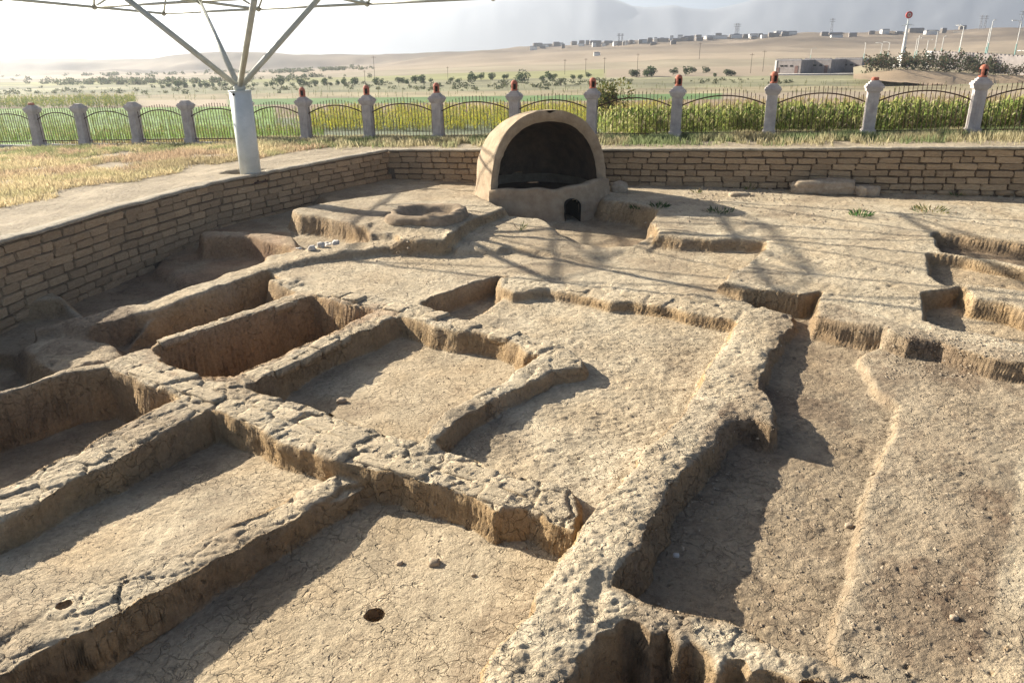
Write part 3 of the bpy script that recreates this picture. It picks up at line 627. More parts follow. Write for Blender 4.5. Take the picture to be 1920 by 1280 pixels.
# drum below the dome: same footprint taken down to the ground, flaring
nb = len(mb.v); ring = [i*57 for i in range(19)][::1]
foot = [(V1[j*57+0]) for j in range(19)]+[(V1[j*57+56]) for j in range(18, -1, -1)]
for lvl, (zz, fl_) in enumerate(((ZB+.02, 1.0), (-.62, 1.02), (-.85, 1.06), (-1.3, 1.10))):
    for u, v, z in foot: mb.v.append(kpt(u*fl_, v*fl_, zz))
nf = len(foot)
for l in range(3):
    for i in range(nf-1): q = nb+l*nf+i; mb.f.append((q, q+1, q+nf+1, q+nf))
shell = mb; 
def off_kiln(mb, name, mat, smooth=True):
    mb.v = [(x-kiln.location[0], y-kiln.location[1], z-kiln.location[2]) for x, y, z in mb.v]
    return mb.build(name, mat, kiln, smooth)
off_kiln(shell, 'dome_shell', M['plaster'])
mi = MB(); mi.v = to_world(V2); mi.f = F2; off_kiln(mi, 'inner_lining', M['dark_plaster'])
# arch face between the outer and inner shells, with a notch at the crown
ar = MB(); K = 57
for i in range(57):
    u, v, z = V1[i]; u2, v2, z2 = V2[i]; th = math.pi*i/56
    nt_ = .07*math.exp(-((th-math.pi*.5)/.035)**2)
    for t in (0, .15, .5, .85, 1):
        bulge = -.035*math.sin(math.pi*t)
        uu = u*(1-t)+u2*t; z_ = z*(1-t)+z2*t-nt_*(1-t); ar.v.append(kpt(uu+.01*random.uniform(-1, 1), bulge-.01+(v2*t)+.3*nt_, z_+.006*random.uniform(-1, 1)))
for i in range(56):
    for t in range(4): q = i*5+t; ar.f.append((q, q+5, q+6, q+1))
off_kiln(ar, 'arch_face', M['plaster'])
# front apron wall bulging forward, with stoke hole cut through
na = 60; nz = 22; fa = MB()
holeu, holew, holeb, holet = .34, .18, -1.30, -.64
for i in range(na+1):
    t = i/na; u = -1.47+2.98*t; bul = -.52*math.sin(math.pi*t)**.75
    ztop = -.44+.035*math.sin(t*9)+.10*t+.02*math.sin(t*23)
    for k in range(nz+1):
        zz = ztop+(-1.32-ztop)*k/nz; fl_ = 1+.0*k
        v = bul-(k/nz)**1.6*.22*(.4+.6*t)
        nn_ = float(fbm(np.array([u*1.0]), np.array([zz*2+3.]), .35, 3, 12)[0])*.022
        fa.v.append(kpt(u*(1+.05*(k/nz)**2), v+nn_, zz))
keep = []
for i in range(na):
    for k in range(nz):
        u = -1.47+2.98*(i+.5)/na; q = i*(nz+1)+k; zz = fa.v[q][2]
        zt = holet-.10*(abs(u-holeu)/holew)**2
        if abs(u-holeu) < holew and holeb < zz < zt: continue
        fa.f.append((q, q+1, q+nz+2, q+nz+1))
# rim top of the apron (thickness backward)
nb = len(fa.v)
for i in range(na+1):
    p = Vector(fa.v[i*(nz+1)]); c = Vector(kpt(0, .35, p.z)); d = (c-p); d.z = 0; d.normalize()
    for o_, z_ in ((.04, .025), (.16, .02), (.2, -.05), (.2, -.25)): fa.v.append(tuple(p+d*o_+Vector((0, 0, z_))))
for i in range(na):
    fa.f.append((i*(nz+1), (i+1)*(nz+1), nb+(i+1)*4, nb+i*4))
    for k in range(3): q = nb+i*4+k; fa.f.append((q, q+4, q+5, q+1))
off_kiln(fa, 'apron_wall', M['plaster'])
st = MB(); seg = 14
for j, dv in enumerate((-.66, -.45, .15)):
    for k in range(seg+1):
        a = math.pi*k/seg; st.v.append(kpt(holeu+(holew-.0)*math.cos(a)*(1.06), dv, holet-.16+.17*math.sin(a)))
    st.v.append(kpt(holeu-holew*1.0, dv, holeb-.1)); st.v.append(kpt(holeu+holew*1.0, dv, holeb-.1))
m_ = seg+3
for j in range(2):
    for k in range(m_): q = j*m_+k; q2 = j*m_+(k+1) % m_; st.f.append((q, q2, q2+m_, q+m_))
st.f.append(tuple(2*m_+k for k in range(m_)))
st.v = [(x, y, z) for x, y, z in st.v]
off_kiln(st, 'stoke_hole', M['dark'])  # tunnel in near black: the shade inside is put into its colour
fl = MB(); fl.v = [kpt(AA*.97*math.cos(t), (DPP*.9*math.sin(t)) if math.sin(t) > 0 else .45*math.sin(t), -.62) for t in [2*math.pi*k/40 for k in range(40)]]; fl.f = [tuple(range(40))]
off_kiln(fl, 'firing_floor', M['dark_plaster'])

# ---------------------------------------------------------------- round hearth ring
hc = unp(802, 404, -.58); hz = -.66
he = empty('round_hearth', (hc[0], hc[1], hz)); tag(he, 'low round clay hearth ring with hollow middle on the earth platform', 'hearth')
mb = MB(); prof = [(.98, -.08), (.97, .02), (.95, .12), (.90, .18), (.80, .20), (.70, .185), (.62, .12), (.56, .05), (.3, .02), (0.02, .015)]
sg = 56
for j, (r_, z_) in enumerate(prof):
    for k in range(sg):
        a = 2*math.pi*k/sg; n_ = float(fbm(np.array([math.cos(a)*1.2+3]), np.array([math.sin(a)*1.2+j*.3]), .5, 3, 31)[0])
        rr2 = r_*(1+.07*n_)*.80; sq = 1.0/((abs(math.cos(a+.25))**4+abs(math.sin(a+.25))**4)**.25); mb.v.append((rr2*sq*math.cos(a), rr2*sq*.98*math.sin(a), z_+.025*n_*(j < 8)-.0*r_))
for j in range(len(prof)-1):
    for k in range(sg): mb.f.append((j*sg+k, j*sg+(k+1) % sg, (j+1)*sg+(k+1) % sg, (j+1)*sg+k))
M['hearth'] = basic('baked_hearth_clay', (.20, .145, .09), (.36, .275, .185), 7, .95, .9, 26, bdist=.02)
mb.build('hearth_rim', M['hearth'], he, True)

# ---------------------------------------------------------------- steel canopy: post, struts, space frame
ps = np.array([-6.05, 17.72]); pz = float(G(ps[0])); PT = 1.76
can = empty('steel_canopy', (ps[0], ps[1], pz-.2)); tag(can, 'pale steel canopy skeleton: round post with four splayed struts carrying an open space frame', 'canopy frame')
O = Vector(can.location)
def cpart(name, pts, r, mat, seg=8, smooth=True):
    mb = MB(); mb.tube([Vector(p)-O for p in pts], r, seg); return mb.build(name, mat, can, smooth)
cpart('post', [(ps[0], ps[1], pz-.3), (ps[0], ps[1], PT)], .235, M['steel'], 32)
cpart('post_cap', [(ps[0], ps[1], PT), (ps[0], ps[1], PT+.015)], .255, M['steel'], 32)
mb = MB(); mb.tube([(0, 0, .0), (0, 0, .03)], .36, 24)
for k in range(8): mb.tube([(.31*math.cos(k*.785), .31*math.sin(k*.785), .03), (.31*math.cos(k*.785), .31*math.sin(k*.785), .07)], .022, 6)
mb.build('base_plate', M['iron'], can, False, (0, 0, .02))
mb = MB(); mb.tube([(-.07, -.215, -.06), (-.07, -.245, -.06)], .028, 10); mb.build('bolt_hole', M['dark'], can, False, (0, 0, PT-O.z))  # hole is a near-black disc on the post, its shade painted
tp = Vector((ps[0], ps[1], PT+.07))
mb = MB(); mb.lathe((0, 0, 0), [(.03, -.09), (.11, -.06), (.14, 0), (.11, .06), (.02, .09)], 12); mb.build('hub', M['struts'], can, True, tp-O)
a1 = Vector((3.45, -1.6, 0)); a2 = Vector((.45, 3.3, 0)); HB = 3.80; HT = 5.1
Bn = Vector((-10.72, 25.4, HB))
def bn(i, j): return Bn+a1*i-a2*j
def tn(i, j): return bn(i, j)+(a1-a2)*.5+Vector((0, 0, HT-HB))
NI, NJ = 7, 2
tD = bn(1, 1); tF = bn(2, 1); tE = bn(1, 2); tG = bn(2, 2)
for t in (tD, tE, tF, tG): cpart('strut', [tp, t], .062, M['struts'], 12)
bar_r = .038
for i in range(NI+1):
    for j in range(NJ+1):
        if i < NI: cpart('bottom_chord', [bn(i, j), bn(i+1, j)], bar_r, M['struts'], 6)
        if j < NJ: cpart('bottom_chord', [bn(i, j), bn(i, j+1)], bar_r, M['struts'], 6)
        if i < NI and j < NJ:
            for c in (bn(i, j), bn(i+1, j), bn(i, j+1), bn(i+1, j+1)): cpart('web_member', [c, tn(i, j)], bar_r*.75, M['struts'], 5)
            if i < NI-1: cpart('top_chord', [tn(i, j), tn(i+1, j)], bar_r, M['struts'], 5)
            if j < NJ-1: cpart('top_chord', [tn(i, j), tn(i, j+1)], bar_r, M['struts'], 5)
ndm = MB().lathe((0, 0, 0), [(.01, -.075), (.055, -.055), (.075, 0), (.055, .055), (.01, .075)], 10).mesh('node', True); ndm.materials.append(M['struts'])
for i in range(NI+1):
    for j in range(NJ+1): link('node', ndm, None, can, bn(i, j)-O)

# ---------------------------------------------------------------- fence
pill = []
for (px, py), a in zip(pill_px, A_):
    # intersect the pixel's vertical plane with the fitted line
    lo, hi = 15., 32.
    d = ray(px, py); u = d[0]/d[1]
    for _ in range(50):
        m = (lo+hi)/2
        if np.polyval(cfx, u*m) > m: lo = m
        else: hi = m
    pill.append((u*m, m))
PH_ = 1.42
has = {6, 7, 8, 9, 10, 11, 12, 14}; stub = {1, 13}
sh = MB(); sh.box((0, 0, .06), (.34, .34, .34)); plm = sh.mesh('plinth'); plm.materials.append(M['stone'])
def bev_box(w_, d_, z0, z1):
    mb = MB(); mb.lathe((0, 0, 0), [(0.01, z0), (1, z0), (1, z1), (.01, z1)], 4); return mb
s1 = MB(); s1.box((0, 0, .65), (.27, .27, 1.0)); 
for sx in (-1, 1):
    for sgn in (0, 1):
        cx, cy = (sx*.137, 0) if sgn else (0, sx*.137)
        dx, dy = (.012, .17) if sgn else (.17, .012)
        for k in (-1, 0, 1):
            s1.box((cx+(0 if sgn else k*.06), cy+(k*.06 if sgn else 0), .60), (.014 if sgn else .03, .03 if sgn else .014, .80))
shm = s1.mesh('shaft'); shm.materials.append(M['stone'])
c1 = MB()
for z0, w0, hh, tpf in ((1.165, .30, .04, 1.08), (1.215, .37, .075, 1.05), (1.275, .43, .05, 1.0), (1.325, .38, .045, .95), (1.37, .27, .045, 1), (1.41, .20, .035, 1)): c1.box((0, 0, z0), (w0, w0, hh+.004), 0, tpf)
cpm = c1.mesh('cap'); cpm.materials.append(M['stone'])
lant = MB(); sgm = 16
prof = [(.085, 0), (.1, .02), (.092, .035), (.097, .08), (.10, .14), (.098, .19), (.085, .24), (.055, .275), (.015, .29)]
lant.lathe((0, 0, 0), prof, sgm); lant.f = [f for f in lant.f]
# arched openings round the lantern: remove some faces so the near-black core, painted as inner shade, shows
lant.f = [f for n, f in enumerate(lant.f) if not (2 <= n//sgm <= 4 and (n % sgm) % 4 in (0, 1))]
lam = lant.mesh('finial', True); lam.materials.append(M['terracotta'])
lc = MB().lathe((0, 0, 0), [(.07, .01), (.075, .2), (.02, .25)], 10).mesh('finial_shade_core', True); lc.materials.append(M['dark'])
stb = lump_mesh('finial_stub', .17, .17, .09, 5, 3); stb.materials.append(M['terracotta'])
def nth(k):
    k += 1; return '%d%s' % (k, 'th' if 10 <= k % 100 <= 20 else {1: 'st', 2: 'nd', 3: 'rd'}.get(k % 10, 'th'))
ordn = ['first', 'second', 'third', 'fourth', 'fifth', 'sixth', 'seventh', 'eighth', 'ninth', 'tenth', 'eleventh', 'twelfth', 'thirteenth', 'fourteenth', 'fifteenth', 'sixteenth']
fang = []
for i, (x, y) in enumerate(pill):
    a = pill[max(0, i-1)]; b = pill[min(len(pill)-1, i+1)]; ang = math.atan2(b[1]-a[1], b[0]-a[0]); fang.append(ang)
    o = empty('fence_pillar', (x, y, float(G(x))-.03), ang)
    fin = 'topped by a red clay finial' if i in has else ('with only a broken clay stub on top' if i in stub else 'with a bare stepped cap')
    tag(o, 'grey fluted stone fence pillar %s, %s from the left' % (fin, ordn[i]), 'fence pillar', 'pillars of the boundary fence')
    o.rotation_euler = (random.uniform(-.01, .01), random.uniform(-.01, .01), ang)
    link('plinth', plm, None, o); link('shaft', shm, None, o); link('cap', cpm, None, o)
    if i in has: f_ = link('finial', lam, None, o, (0, 0, 1.43)); link('finial_shade_core', lc, None, f_)
    if i in stub: link('finial_stub', stb, None, o, (0, 0, 1.46))
barm = {}
def bar_mesh(h):
    k = round(h, 2)
    if k not in barm:
        m_ = MB(); m_.box((0, 0, k/2), (.013, .013, k)); m_.v += [(-.012, -.012, k), (.012, -.012, k), (.012, .012, k), (-.012, .012, k), (0, 0, k+.05)]; n_ = len(m_.v)-5
        m_.f += [(n_, n_+1, n_+4), (n_+1, n_+2, n_+4), (n_+2, n_+3, n_+4), (n_+3, n_, n_+4)]; me = m_.mesh('bar'); me.materials.append(M['iron']); barm[k] = me
    return barm[k]
for i in range(len(pill)-1):
    p = Vector((*pill[i], 0)); q = Vector((*pill[i+1], 0)); d = q-p; L = d.length; d.normalize(); ang = math.atan2(d.y, d.x)
    mid = (p+q)/2; gz = float(G(mid.x)); sl = (float(G(q.x))-float(G(p.x)))/L
    o = empty('iron_fence_panel', (mid.x, mid.y, gz), ang)
    o.rotation_euler = (0, -math.atan(sl), ang)
    tag(o, 'rusty iron railing panel with arched top rail, %s from the left' % ordn[i], 'fence panel', 'railing panels between the fence pillars')
    W2 = L/2-.14
    tb = MB(); pts = [(W2*t, 0, .88+.24*(1-(t)**2)) for t in [k/10-1 for k in range(21)]]; tb.tube(pts, .018, 6); tb.build('arched_rail', M['iron'], o)
    tb = MB(); tb.box((0, 0, .16), (2*W2+.02, .022, .028)); tb.build('bottom_rail', M['iron'], o)
    nbar = max(8, int(round(2*W2/.105)))
    for k in range(nbar):
        t = -1+2*(k+.5)/nbar; h = .88+.24*(1-t*t)
        link('bar', bar_mesh(h+.14-.04), None, o, (W2*t, .012, .04))
kb = MB(); 
for i in range(0, 9):
    p = Vector((*pill[i], 0)); q = Vector((*pill[i+1], 0)); d = q-p; L = d.length; m_ = (p+q)/2
    kb.box((m_.x, m_.y, float(G(m_.x))-.02), (L-.3, .16, .12), math.atan2(d.y, d.x))
tag(kb.build('fence_kerb', M['concrete']), 'low pale concrete kerb under the left half of the railing', 'kerb')

# ---------------------------------------------------------------- far land
def hx(px): return px
sky_px = np.array([-900, -100, 0, 120, 200, 290, 360, 450, 520, 600, 700, 780, 850, 950, 1060, 1120, 1200, 1300, 1400, 1460, 1550, 1620, 1700, 1770, 1850, 1920, 2050, 2700])
sky_py = np.array([122, 116, 112, 106, 110, 106, 97, 96, 98, 102, 100, 98, 94, 88, 82, 79, 76, 69, 66, 63, 62, 64, 62, 58, 52, 49, 47, 45])
el_u = []; el_e = []
for a, b in zip(sky_px, sky_py):
    d = ray(a, b); el_u.append(d[0]/d[1]); el_e.append(d[2]/d[1])
fy = np.concatenate([np.geomspace(28.5, 60, 60), np.geomspace(61, 300, 110)[0:], np.geomspace(306, 900, 110)]); fu = np.linspace(-1.5, 1.5, 520)
FY, FU = np.meshgrid(fy, fu, indexing='ij'); FX = FU*FY
RD = 430.
def far_z(x, y):
    x = np.asarray(x, float); y = np.asarray(y, float); u = x/y
    base = G(x)-.25*sstep((y-29)/3)
    # rows of fields rising evenly to the ridge crest at 700 m
    e = np.interp(u, el_u, el_e); ridge = CAMZ+e*RD
    v0 = 130.
    t = np.clip((y-v0)/(RD-v0), 0, 1)
    left = sstep((u+.05)/-.25)                       # flat plain on the left, hills start late
    tt_ = np.where(t < 1, (1-left)*(t**1.0)*(.75+.25*t)+left*sstep((t-.72)/.28)**1.3, 1-.0*t)
    sb = beyond(x, y); z = G(x)*(1-sb)-1.2*sb
    z = z+(ridge-z)*tt_
    z = np.where(y > RD, z-(y-RD)*.06, z)
    gul = -np.abs(fbm(x*1.0+y*.3, y*.45, 38, 4, 74)); r = (fbm(x, y, 90, 4, 71)*3.2+gul*3.0)*sstep((y-180)/200)*np.clip(t*1.2, 0, 1)*.9*(1-sstep((t-.85)/.15)*.75)+fbm(x, y, 14, 3, 72)*.35*sstep((y-80)/200)
    return z+r
FZ = far_z(FX, FY)
# colours by field strip
fx_, fy_ = FX.ravel(), FY.ravel()
Dry = np.array([.36, .285, .20]); Tan = np.array([.43, .345, .245]); Gr = np.array([.10, .18, .035]); Gr2 = np.array([.14, .20, .05]); Grey = np.array([.23, .21, .16])
FC = np.tile(Dry, (len(fx_), 1))
nz_ = fbm(fx_, fy_, 20, 4, 81); FC = FC*(1+.18*nz_)[:, None]
# image row at which a plan point stands, used to tell how the strips of fields lie in plan
def strip(mask, c, var=.2, s=3.0):
    v = (1+var*fbm(fx_, fy_, s, 4, 83))[:, None]; FC[mask] = (np.array(c)*v)[mask]
u_ = fx_/fy_
strip((fy_ < 52) & (u_ >= -.33) & (u_ < .12), (.14, .155, .09), .4, .8)
wv_ = fy_+2.0*fbm(fx_, fy_, 25, 3, 87)
strip((wv_ >= 52) & (wv_ < 68), (.27, .20, .13), .25)
strip((wv_ < 66) & (u_ < -.30), (.17, .26, .07), .4, 1.2)
strip((wv_ >= 68) & (wv_ < 79) & (u_ > -.36) & (u_ < .27), (.12, .20, .065), .15, 4)
strip((wv_ >= 79) & (wv_ < 92), (.30, .25, .15), .35, 5)
strip((wv_ >= 92) & (wv_ < 112), (.22, .21, .12), .35, 6)
strip((wv_ >= 112) & (wv_ < 135), (.24, .225, .13), .4, 9)
strip((wv_ >= 135) & (wv_ < 165) & (u_ < .12), (.26, .25, .11), .25, 12)
strip((wv_ >= 165) & (wv_ < 205), (.30, .25, .17), .25, 16)
stripes = (.5+.5*np.sin((fy_*1.0+fx_*.3+6*fbm(fx_, fy_, 60, 3, 85))/7.0))
hm = sstep((fy_-200)/150)[:, None]
FC = FC*(1-hm)+(np.array([.25, .195, .14])*(1+.30*fbm(fx_, fy_, 40, 5, 86))[:, None]*(1-.28*stripes)[:, None])*hm
fi = np.arange(len(fy)*len(fu)).reshape(len(fy), len(fu)); FQ = np.stack([fi[:-1, :-1], fi[:-1, 1:], fi[1:, 1:], fi[1:, :-1]], -1).reshape(-1, 4)
tag(link('fields', mesh_np('fields', np.c_[fx_, fy_, FZ.ravel()], FQ, True, FC), M['field']), kind='structure')
def fz(x, y): return float(far_z(np.array([x]), np.array([y]))[0])
def on_far(px, py):
    d = ray(px, py); prev = None
    for Yq in np.geomspace(28.6, 440, 500):
        t = Yq/d[1]; z = CAMZ+d[2]*t
        if z < fz(d[0]*t, Yq): return np.array([d[0]*t, Yq, fz(d[0]*t, Yq)])
    t = 428/d[1]; return np.array([d[0]*t, 428, fz(d[0]*t, 428)])
# wide ground sheet under and around everything
me = mesh_np('plain', np.array([(-3150, -80, -4.2), (3150, -80, -4.2), (3150, 2650, -4.2), (-3150, 2650, -4.2)]), np.array([[0, 1, 2, 3]]), False, np.array([[.33, .28, .19]]*4))
tag(link('plain', me, M['field']), kind='structure')
# distant mountains
def mountains(name, Yd, px, py, cfront, seed, depth=700):
    r = np.random.RandomState(seed); xs = np.linspace(-700, 2600, 300); yy_ = np.maximum(np.interp(xs, px, py), -14)
    V = []; 
    for a, b in zip(xs, yy_):
        d = ray(a, b); X_ = d[0]/d[1]*Yd; H_ = CAMZ+d[2]/d[1]*Yd
        H_ += float(fbm(np.array([X_]), np.array([3.]), 60, 4, seed)[0])*3
        for k in range(14):
            t = k/13; zz = -5+(H_+5)*t**1.2; dpt = -depth*(1-t)
            rid = float(fbm(np.array([X_]), np.array([t*150.]), 60, 4, seed+5)[0])
            V.append((X_*(Yd+dpt)/Yd, Yd+dpt+rid*40*(1-t), zz+rid*H_*.12*t*(1-t)*2))
        V.append((X_*(Yd+300)/Yd, Yd+300, -5))
    Qm = [(i*15+k, (i+1)*15+k, (i+1)*15+k+1, i*15+k+1) for i in range(299) for k in range(14)]
    me = mesh_np(name, np.array(V), np.array(Qm), True, np.array([cfront]*len(V))); tag(link(name, me, M['field']), kind='structure')
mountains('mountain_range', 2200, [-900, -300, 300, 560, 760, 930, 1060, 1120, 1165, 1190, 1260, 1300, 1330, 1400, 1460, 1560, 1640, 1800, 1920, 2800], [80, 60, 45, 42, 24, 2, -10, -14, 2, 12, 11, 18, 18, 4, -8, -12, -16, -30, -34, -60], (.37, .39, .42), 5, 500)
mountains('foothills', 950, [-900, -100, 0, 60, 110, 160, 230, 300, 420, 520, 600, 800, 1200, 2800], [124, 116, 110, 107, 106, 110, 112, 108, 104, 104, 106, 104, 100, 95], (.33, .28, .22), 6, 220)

# ---------------------------------------------------------------- haze
hz_m = bpy.data.materials.new('haze_air'); hz_m.use_nodes = True; t_ = hz_m.node_tree; t_.nodes.clear()
pv = t_.nodes.new('ShaderNodeVolumePrincipled'); pv.inputs['Color'].default_value = (.86, .92, 1, 1); pv.inputs['Density'].default_value = .00062; pv.inputs['Anisotropy'].default_value = .62
oo = t_.nodes.new('ShaderNodeOutputMaterial'); t_.links.new(pv.outputs[0], oo.inputs['Volume'])
hb = MB(); hb.box((0, 1300, 86), (6400, 2800, 184)); 
tag(hb.build('haze', hz_m), kind='stuff')

# ---------------------------------------------------------------- leafy things
def leaf_soup(n, fn, seed):
    """n leaf quads; fn(r) -> (pos, dir, length, width, colour)"""
    r = random.Random(seed); V = []; Qs = []; Cs = []
    for i in range(n):
        p, d, ln, wd, c = fn(r); d = Vector(d).normalized(); s = d.cross(Vector((r.uniform(-1, 1), r.uniform(-1, 1), r.uniform(-1, 1)))).normalized()*wd/2; p = Vector(p); b = len(V)
        V += [tuple(p-s*.3), tuple(p+d*ln*.5-s), tuple(p+d*ln), tuple(p+d*ln*.5+s)]; Qs.append((b, b+1, b+2, b+3)); Cs += [c]*4
    return mesh_np('foliage', np.array(V), np.array(Qs), False, np.array(Cs))
def crown_mesh(seed, n, rx, rz, lf, cols, cz=0, lobes=7):
    r0 = random.Random(seed); lob = [(Vector((r0.gauss(0, .45)*rx, r0.gauss(0, .45)*rx, cz+r0.gauss(0, .38)*rz)), r0.uniform(.35, .6)) for _ in range(lobes)]
    def fn(r):
        c, k = r.choice(lob); d = Vector((r.gauss(0, 1), r.gauss(0, 1), r.gauss(0, 1))).normalized(); rad = k*r.uniform(.55, 1.05)
        p = c+Vector((d.x*rx*rad, d.y*rx*rad, d.z*rz*rad)); dd_ = d+Vector((r.uniform(-.8, .8), r.uniform(-.8, .8), r.uniform(-.6, .6)))
        cc = r.choice(cols); f = r.uniform(.75, 1.25); return p, dd_, lf*r.uniform(.7, 1.3), lf*r.uniform(.5, .8), [v*f for v in cc]
    return leaf_soup(n, fn, seed+1)
# far orchard trees
GC = [(.055, .085, .035), (.07, .10, .04), (.045, .07, .03)]
crowns = [crown_mesh(30+i, 420, .55, .45, .17, GC, .62) for i in range(5)]
for c in crowns: c.materials.append(M['leaf'])
trk = MB().tube([(0, 0, -.1), (.01, 0, .45)], [.05, .03], 6).mesh('trunk'); trk.materials.append(M['bark'])
tree_px = [(306, 166, .7), (318, 165, .8), (336, 165, .9), (348, 165, .9), (364, 165, .7), (376, 165, .9), (388, 165, .9), (400, 164, .8), (412, 164, .8), (424, 164, .8), (476, 163, .6), (500, 163, .8), (512, 163, 1.0), (528, 163, 1.1), (549, 162, .7), (562, 162, .9), (575, 162, .9), (590, 162, .9), (609, 161, 1.1), (620, 161, .6), (634, 161, 1.0), (645, 161, .9), (666, 160, 1.2), (705, 160, 1.2), (716, 159, .7), (747, 157, 1.2), (755, 156, .9), (763, 158, 1.2), (779, 157, 1.5), (792, 156, 1.4), (809, 156, 1.0), (846, 153, 1.0), (859, 156, 1.1), (883, 155, 1.1), (891, 152, .8), (902, 151, 1.0), (923, 151, 1.1), (945, 149, .8), (950, 149, .9), (973, 150, 1.0), (1017, 151, 1.1), (1031, 153, 1.2), (1041, 148, 1.0), (1074, 149, 1.1), (1088, 149, 1.1), (1103, 147, .9), (1185, 145, 1.1), (1193, 145, 1.2), (1212, 144, 1.1), (1222, 144, 1.5), (1262, 142, 1.4), (1285, 142, 1.5), (1298, 137, 1.1), (1325, 137, 1.2), (1340, 90+55, .9), (1362, 143, 1.2), (1372, 143, 1.2)]
for i, (px, py, s) in enumerate(tree_px):
    p = on_far(px, py); h = s*random.uniform(7, 12.5)*p[1]/F
    o = empty('orchard_tree', (p[0], p[1], p[2]-.02)); o.scale = (h, h, h); o.rotation_euler = (0, 0, random.uniform(0, 6))
    tag(o, 'small round green tree in the row beyond the fields, %s from the left' % nth(i), 'tree', 'trees in the row beyond the fields')
    link('crown', random.choice(crowns), None, o); link('trunk', trk, None, o)
def tree_at(name, px, py, Yd, hh, wd, n, cols, lf, label, cat, seed, cz=.6):
    d = ray(px, py); t = Yd/d[1]; x = d[0]*t; z = fz(x, Yd) if Yd > 28.5 else float(G(x))
    o = empty(name, (x, Yd, z)); tag(o, label, cat)
    c = crown_mesh(seed, n, wd/2, hh*.42, lf, cols, hh*cz, 9); link('crown', c, M['leaf'], o)
    mb = MB(); r = random.Random(seed)
    for k in range(5): mb.tube([(0, 0, -.1), (r.uniform(-.1, .1)*wd, r.uniform(-.1, .1)*wd, hh*.3), (r.uniform(-.3, .3)*wd, r.uniform(-.3, .3)*wd, hh*.7)], [.03, .022, .008], 5)
    mb.build('stems', M['bark'], o)
tree_at('bushy_tree', 1147, 190, 30, 2.25, 1.75, 2600, [(.17, .17, .05), (.11, .13, .04), (.24, .20, .07), (.08, .10, .035)], .10, 'bushy yellow green tree just beyond the fence, right above the domed kiln', 'tree', 61, .55)
tree_at('leafy_shrub', 1065, 190, 31, .75, .95, 500, [(.06, .13, .03), (.09, .17, .04)], .13, 'dark green leafy shrub just beyond the fence, left of the bushy tree', 'shrub', 62)
tree_at('round_tree', 981, 154, 118, 1.75, 2.3, 700, [(.05, .08, .035), (.04, .065, .03)], .2, 'large dark round tree in the distance above the domed kiln', 'tree', 63, .5)
tree_at('round_tree', 1052, 157, 105, 1.3, 1.4, 420, [(.12, .13, .08), (.09, .11, .06)], .15, 'greyish dusty tree in the distance left of the bushy tree', 'tree', 64, .5)

# ---------------------------------------------------------------- crops (uncountable: one object per field)
def corn_plant_mesh(seed, h, cols, nl=11):
    r = random.Random(seed); V = []; Qs = []; Cs = []
    def quad(a, b, c, d, col_): k = len(V); V.extend([a, b, c, d]); Qs.append((k, k+1, k+2, k+3)); Cs.extend([col_]*4)
    s = .012; quad((-s, 0, 0), (s, 0, 0), (s*.6, 0, h), (-s*.6, 0, h), (.22, .24, .09)); quad((0, -s, 0), (0, s, 0), (0, s*.6, h), (0, -s*.6, h), (.22, .24, .09))
    for i in range(nl):
        z = h*(.12+.8*i/nl); a = r.uniform(0, 6.28); L = h*r.uniform(.25, .42)*(1-.35*i/nl); dx, dy = math.cos(a), math.sin(a); wv = h*.028*r.uniform(.7, 1.3)
        nx_, ny_ = -dy*wv, dx*wv; rise = r.uniform(.2, .7)*L; c = r.choice(cols); f = r.uniform(.8, 1.2); c = [v*f for v in c]
        p0 = (0, 0, z); p1 = (dx*L*.45, dy*L*.45, z+rise); p2 = (dx*L*.95, dy*L*.95, z+rise*r.uniform(-.6, .6))
        quad((p0[0]-nx_*.5, p0[1]-ny_*.5, p0[2]), (p0[0]+nx_*.5, p0[1]+ny_*.5, p0[2]), (p1[0]+nx_, p1[1]+ny_, p1[2]), (p1[0]-nx_, p1[1]-ny_, p1[2]), c)
        quad((p1[0]-nx_, p1[1]-ny_, p1[2]), (p1[0]+nx_, p1[1]+ny_, p1[2]), (p2[0]+nx_*.1, p2[1]+ny_*.1, p2[2]), (p2[0]-nx_*.1, p2[1]-ny_*.1, p2[2]), c)
    for k in range(4):
        a = r.uniform(0, 6.28); quad((0, 0, h), (.006, .004, h), (math.cos(a)*.05, math.sin(a)*.05, h*1.1), (math.cos(a)*.05-.008, math.sin(a)*.05, h*1.1), (.42, .33, .14))
    return np.array(V), np.array(Qs), np.array(Cs)
def scatter(name, protos, pts, mat, label=None, seed=1, cvar=None):
    r = random.Random(seed); Vs = []; Qs = []; Cs = []; b = 0
    for (x, y, z, s) in pts:
        V, Qq, Cc = r.choice(protos); a = r.uniform(0, 6.28); ca, sa = math.cos(a), math.sin(a)
        W_ = np.c_[(V[:, 0]*ca-V[:, 1]*sa)*s+x, (V[:, 0]*sa+V[:, 1]*ca)*s+y, V[:, 2]*s+z]; Vs.append(W_); Qs.append(Qq+b); Cs.append(Cc*(cvar(x, y) if cvar else 1)); b += len(V)
    return tag(link(name, mesh_np(name, np.vstack(Vs), np.vstack(Qs), False, np.vstack(Cs)), mat), label, name.replace('_', ' ') if label else None, kind='stuff')
def field_pts(n, fn_in, y0, y1, u0, u1, smin, smax, seed, zf=None):
    r = random.Random(seed); out = []
    while len(out) < n:
        y = y0*(y1/y0)**r.random() if y1 > y0*1.2 else r.uniform(y0, y1); u = r.uniform(u0, u1)
        if not fn_in(u*y, y): continue
        out.append((u*y, y, (fz(u*y, y) if y > 28.5 else ground_z(u*y, y))-.02, r.uniform(smin, smax)))
    return out
def fence_y(x): return float(np.polyval(cfx, x))
CC = [(.34, .40, .11), (.24, .32, .08), (.50, .48, .22), (.58, .52, .32), (.10, .15, .04), (.44, .46, .15)]
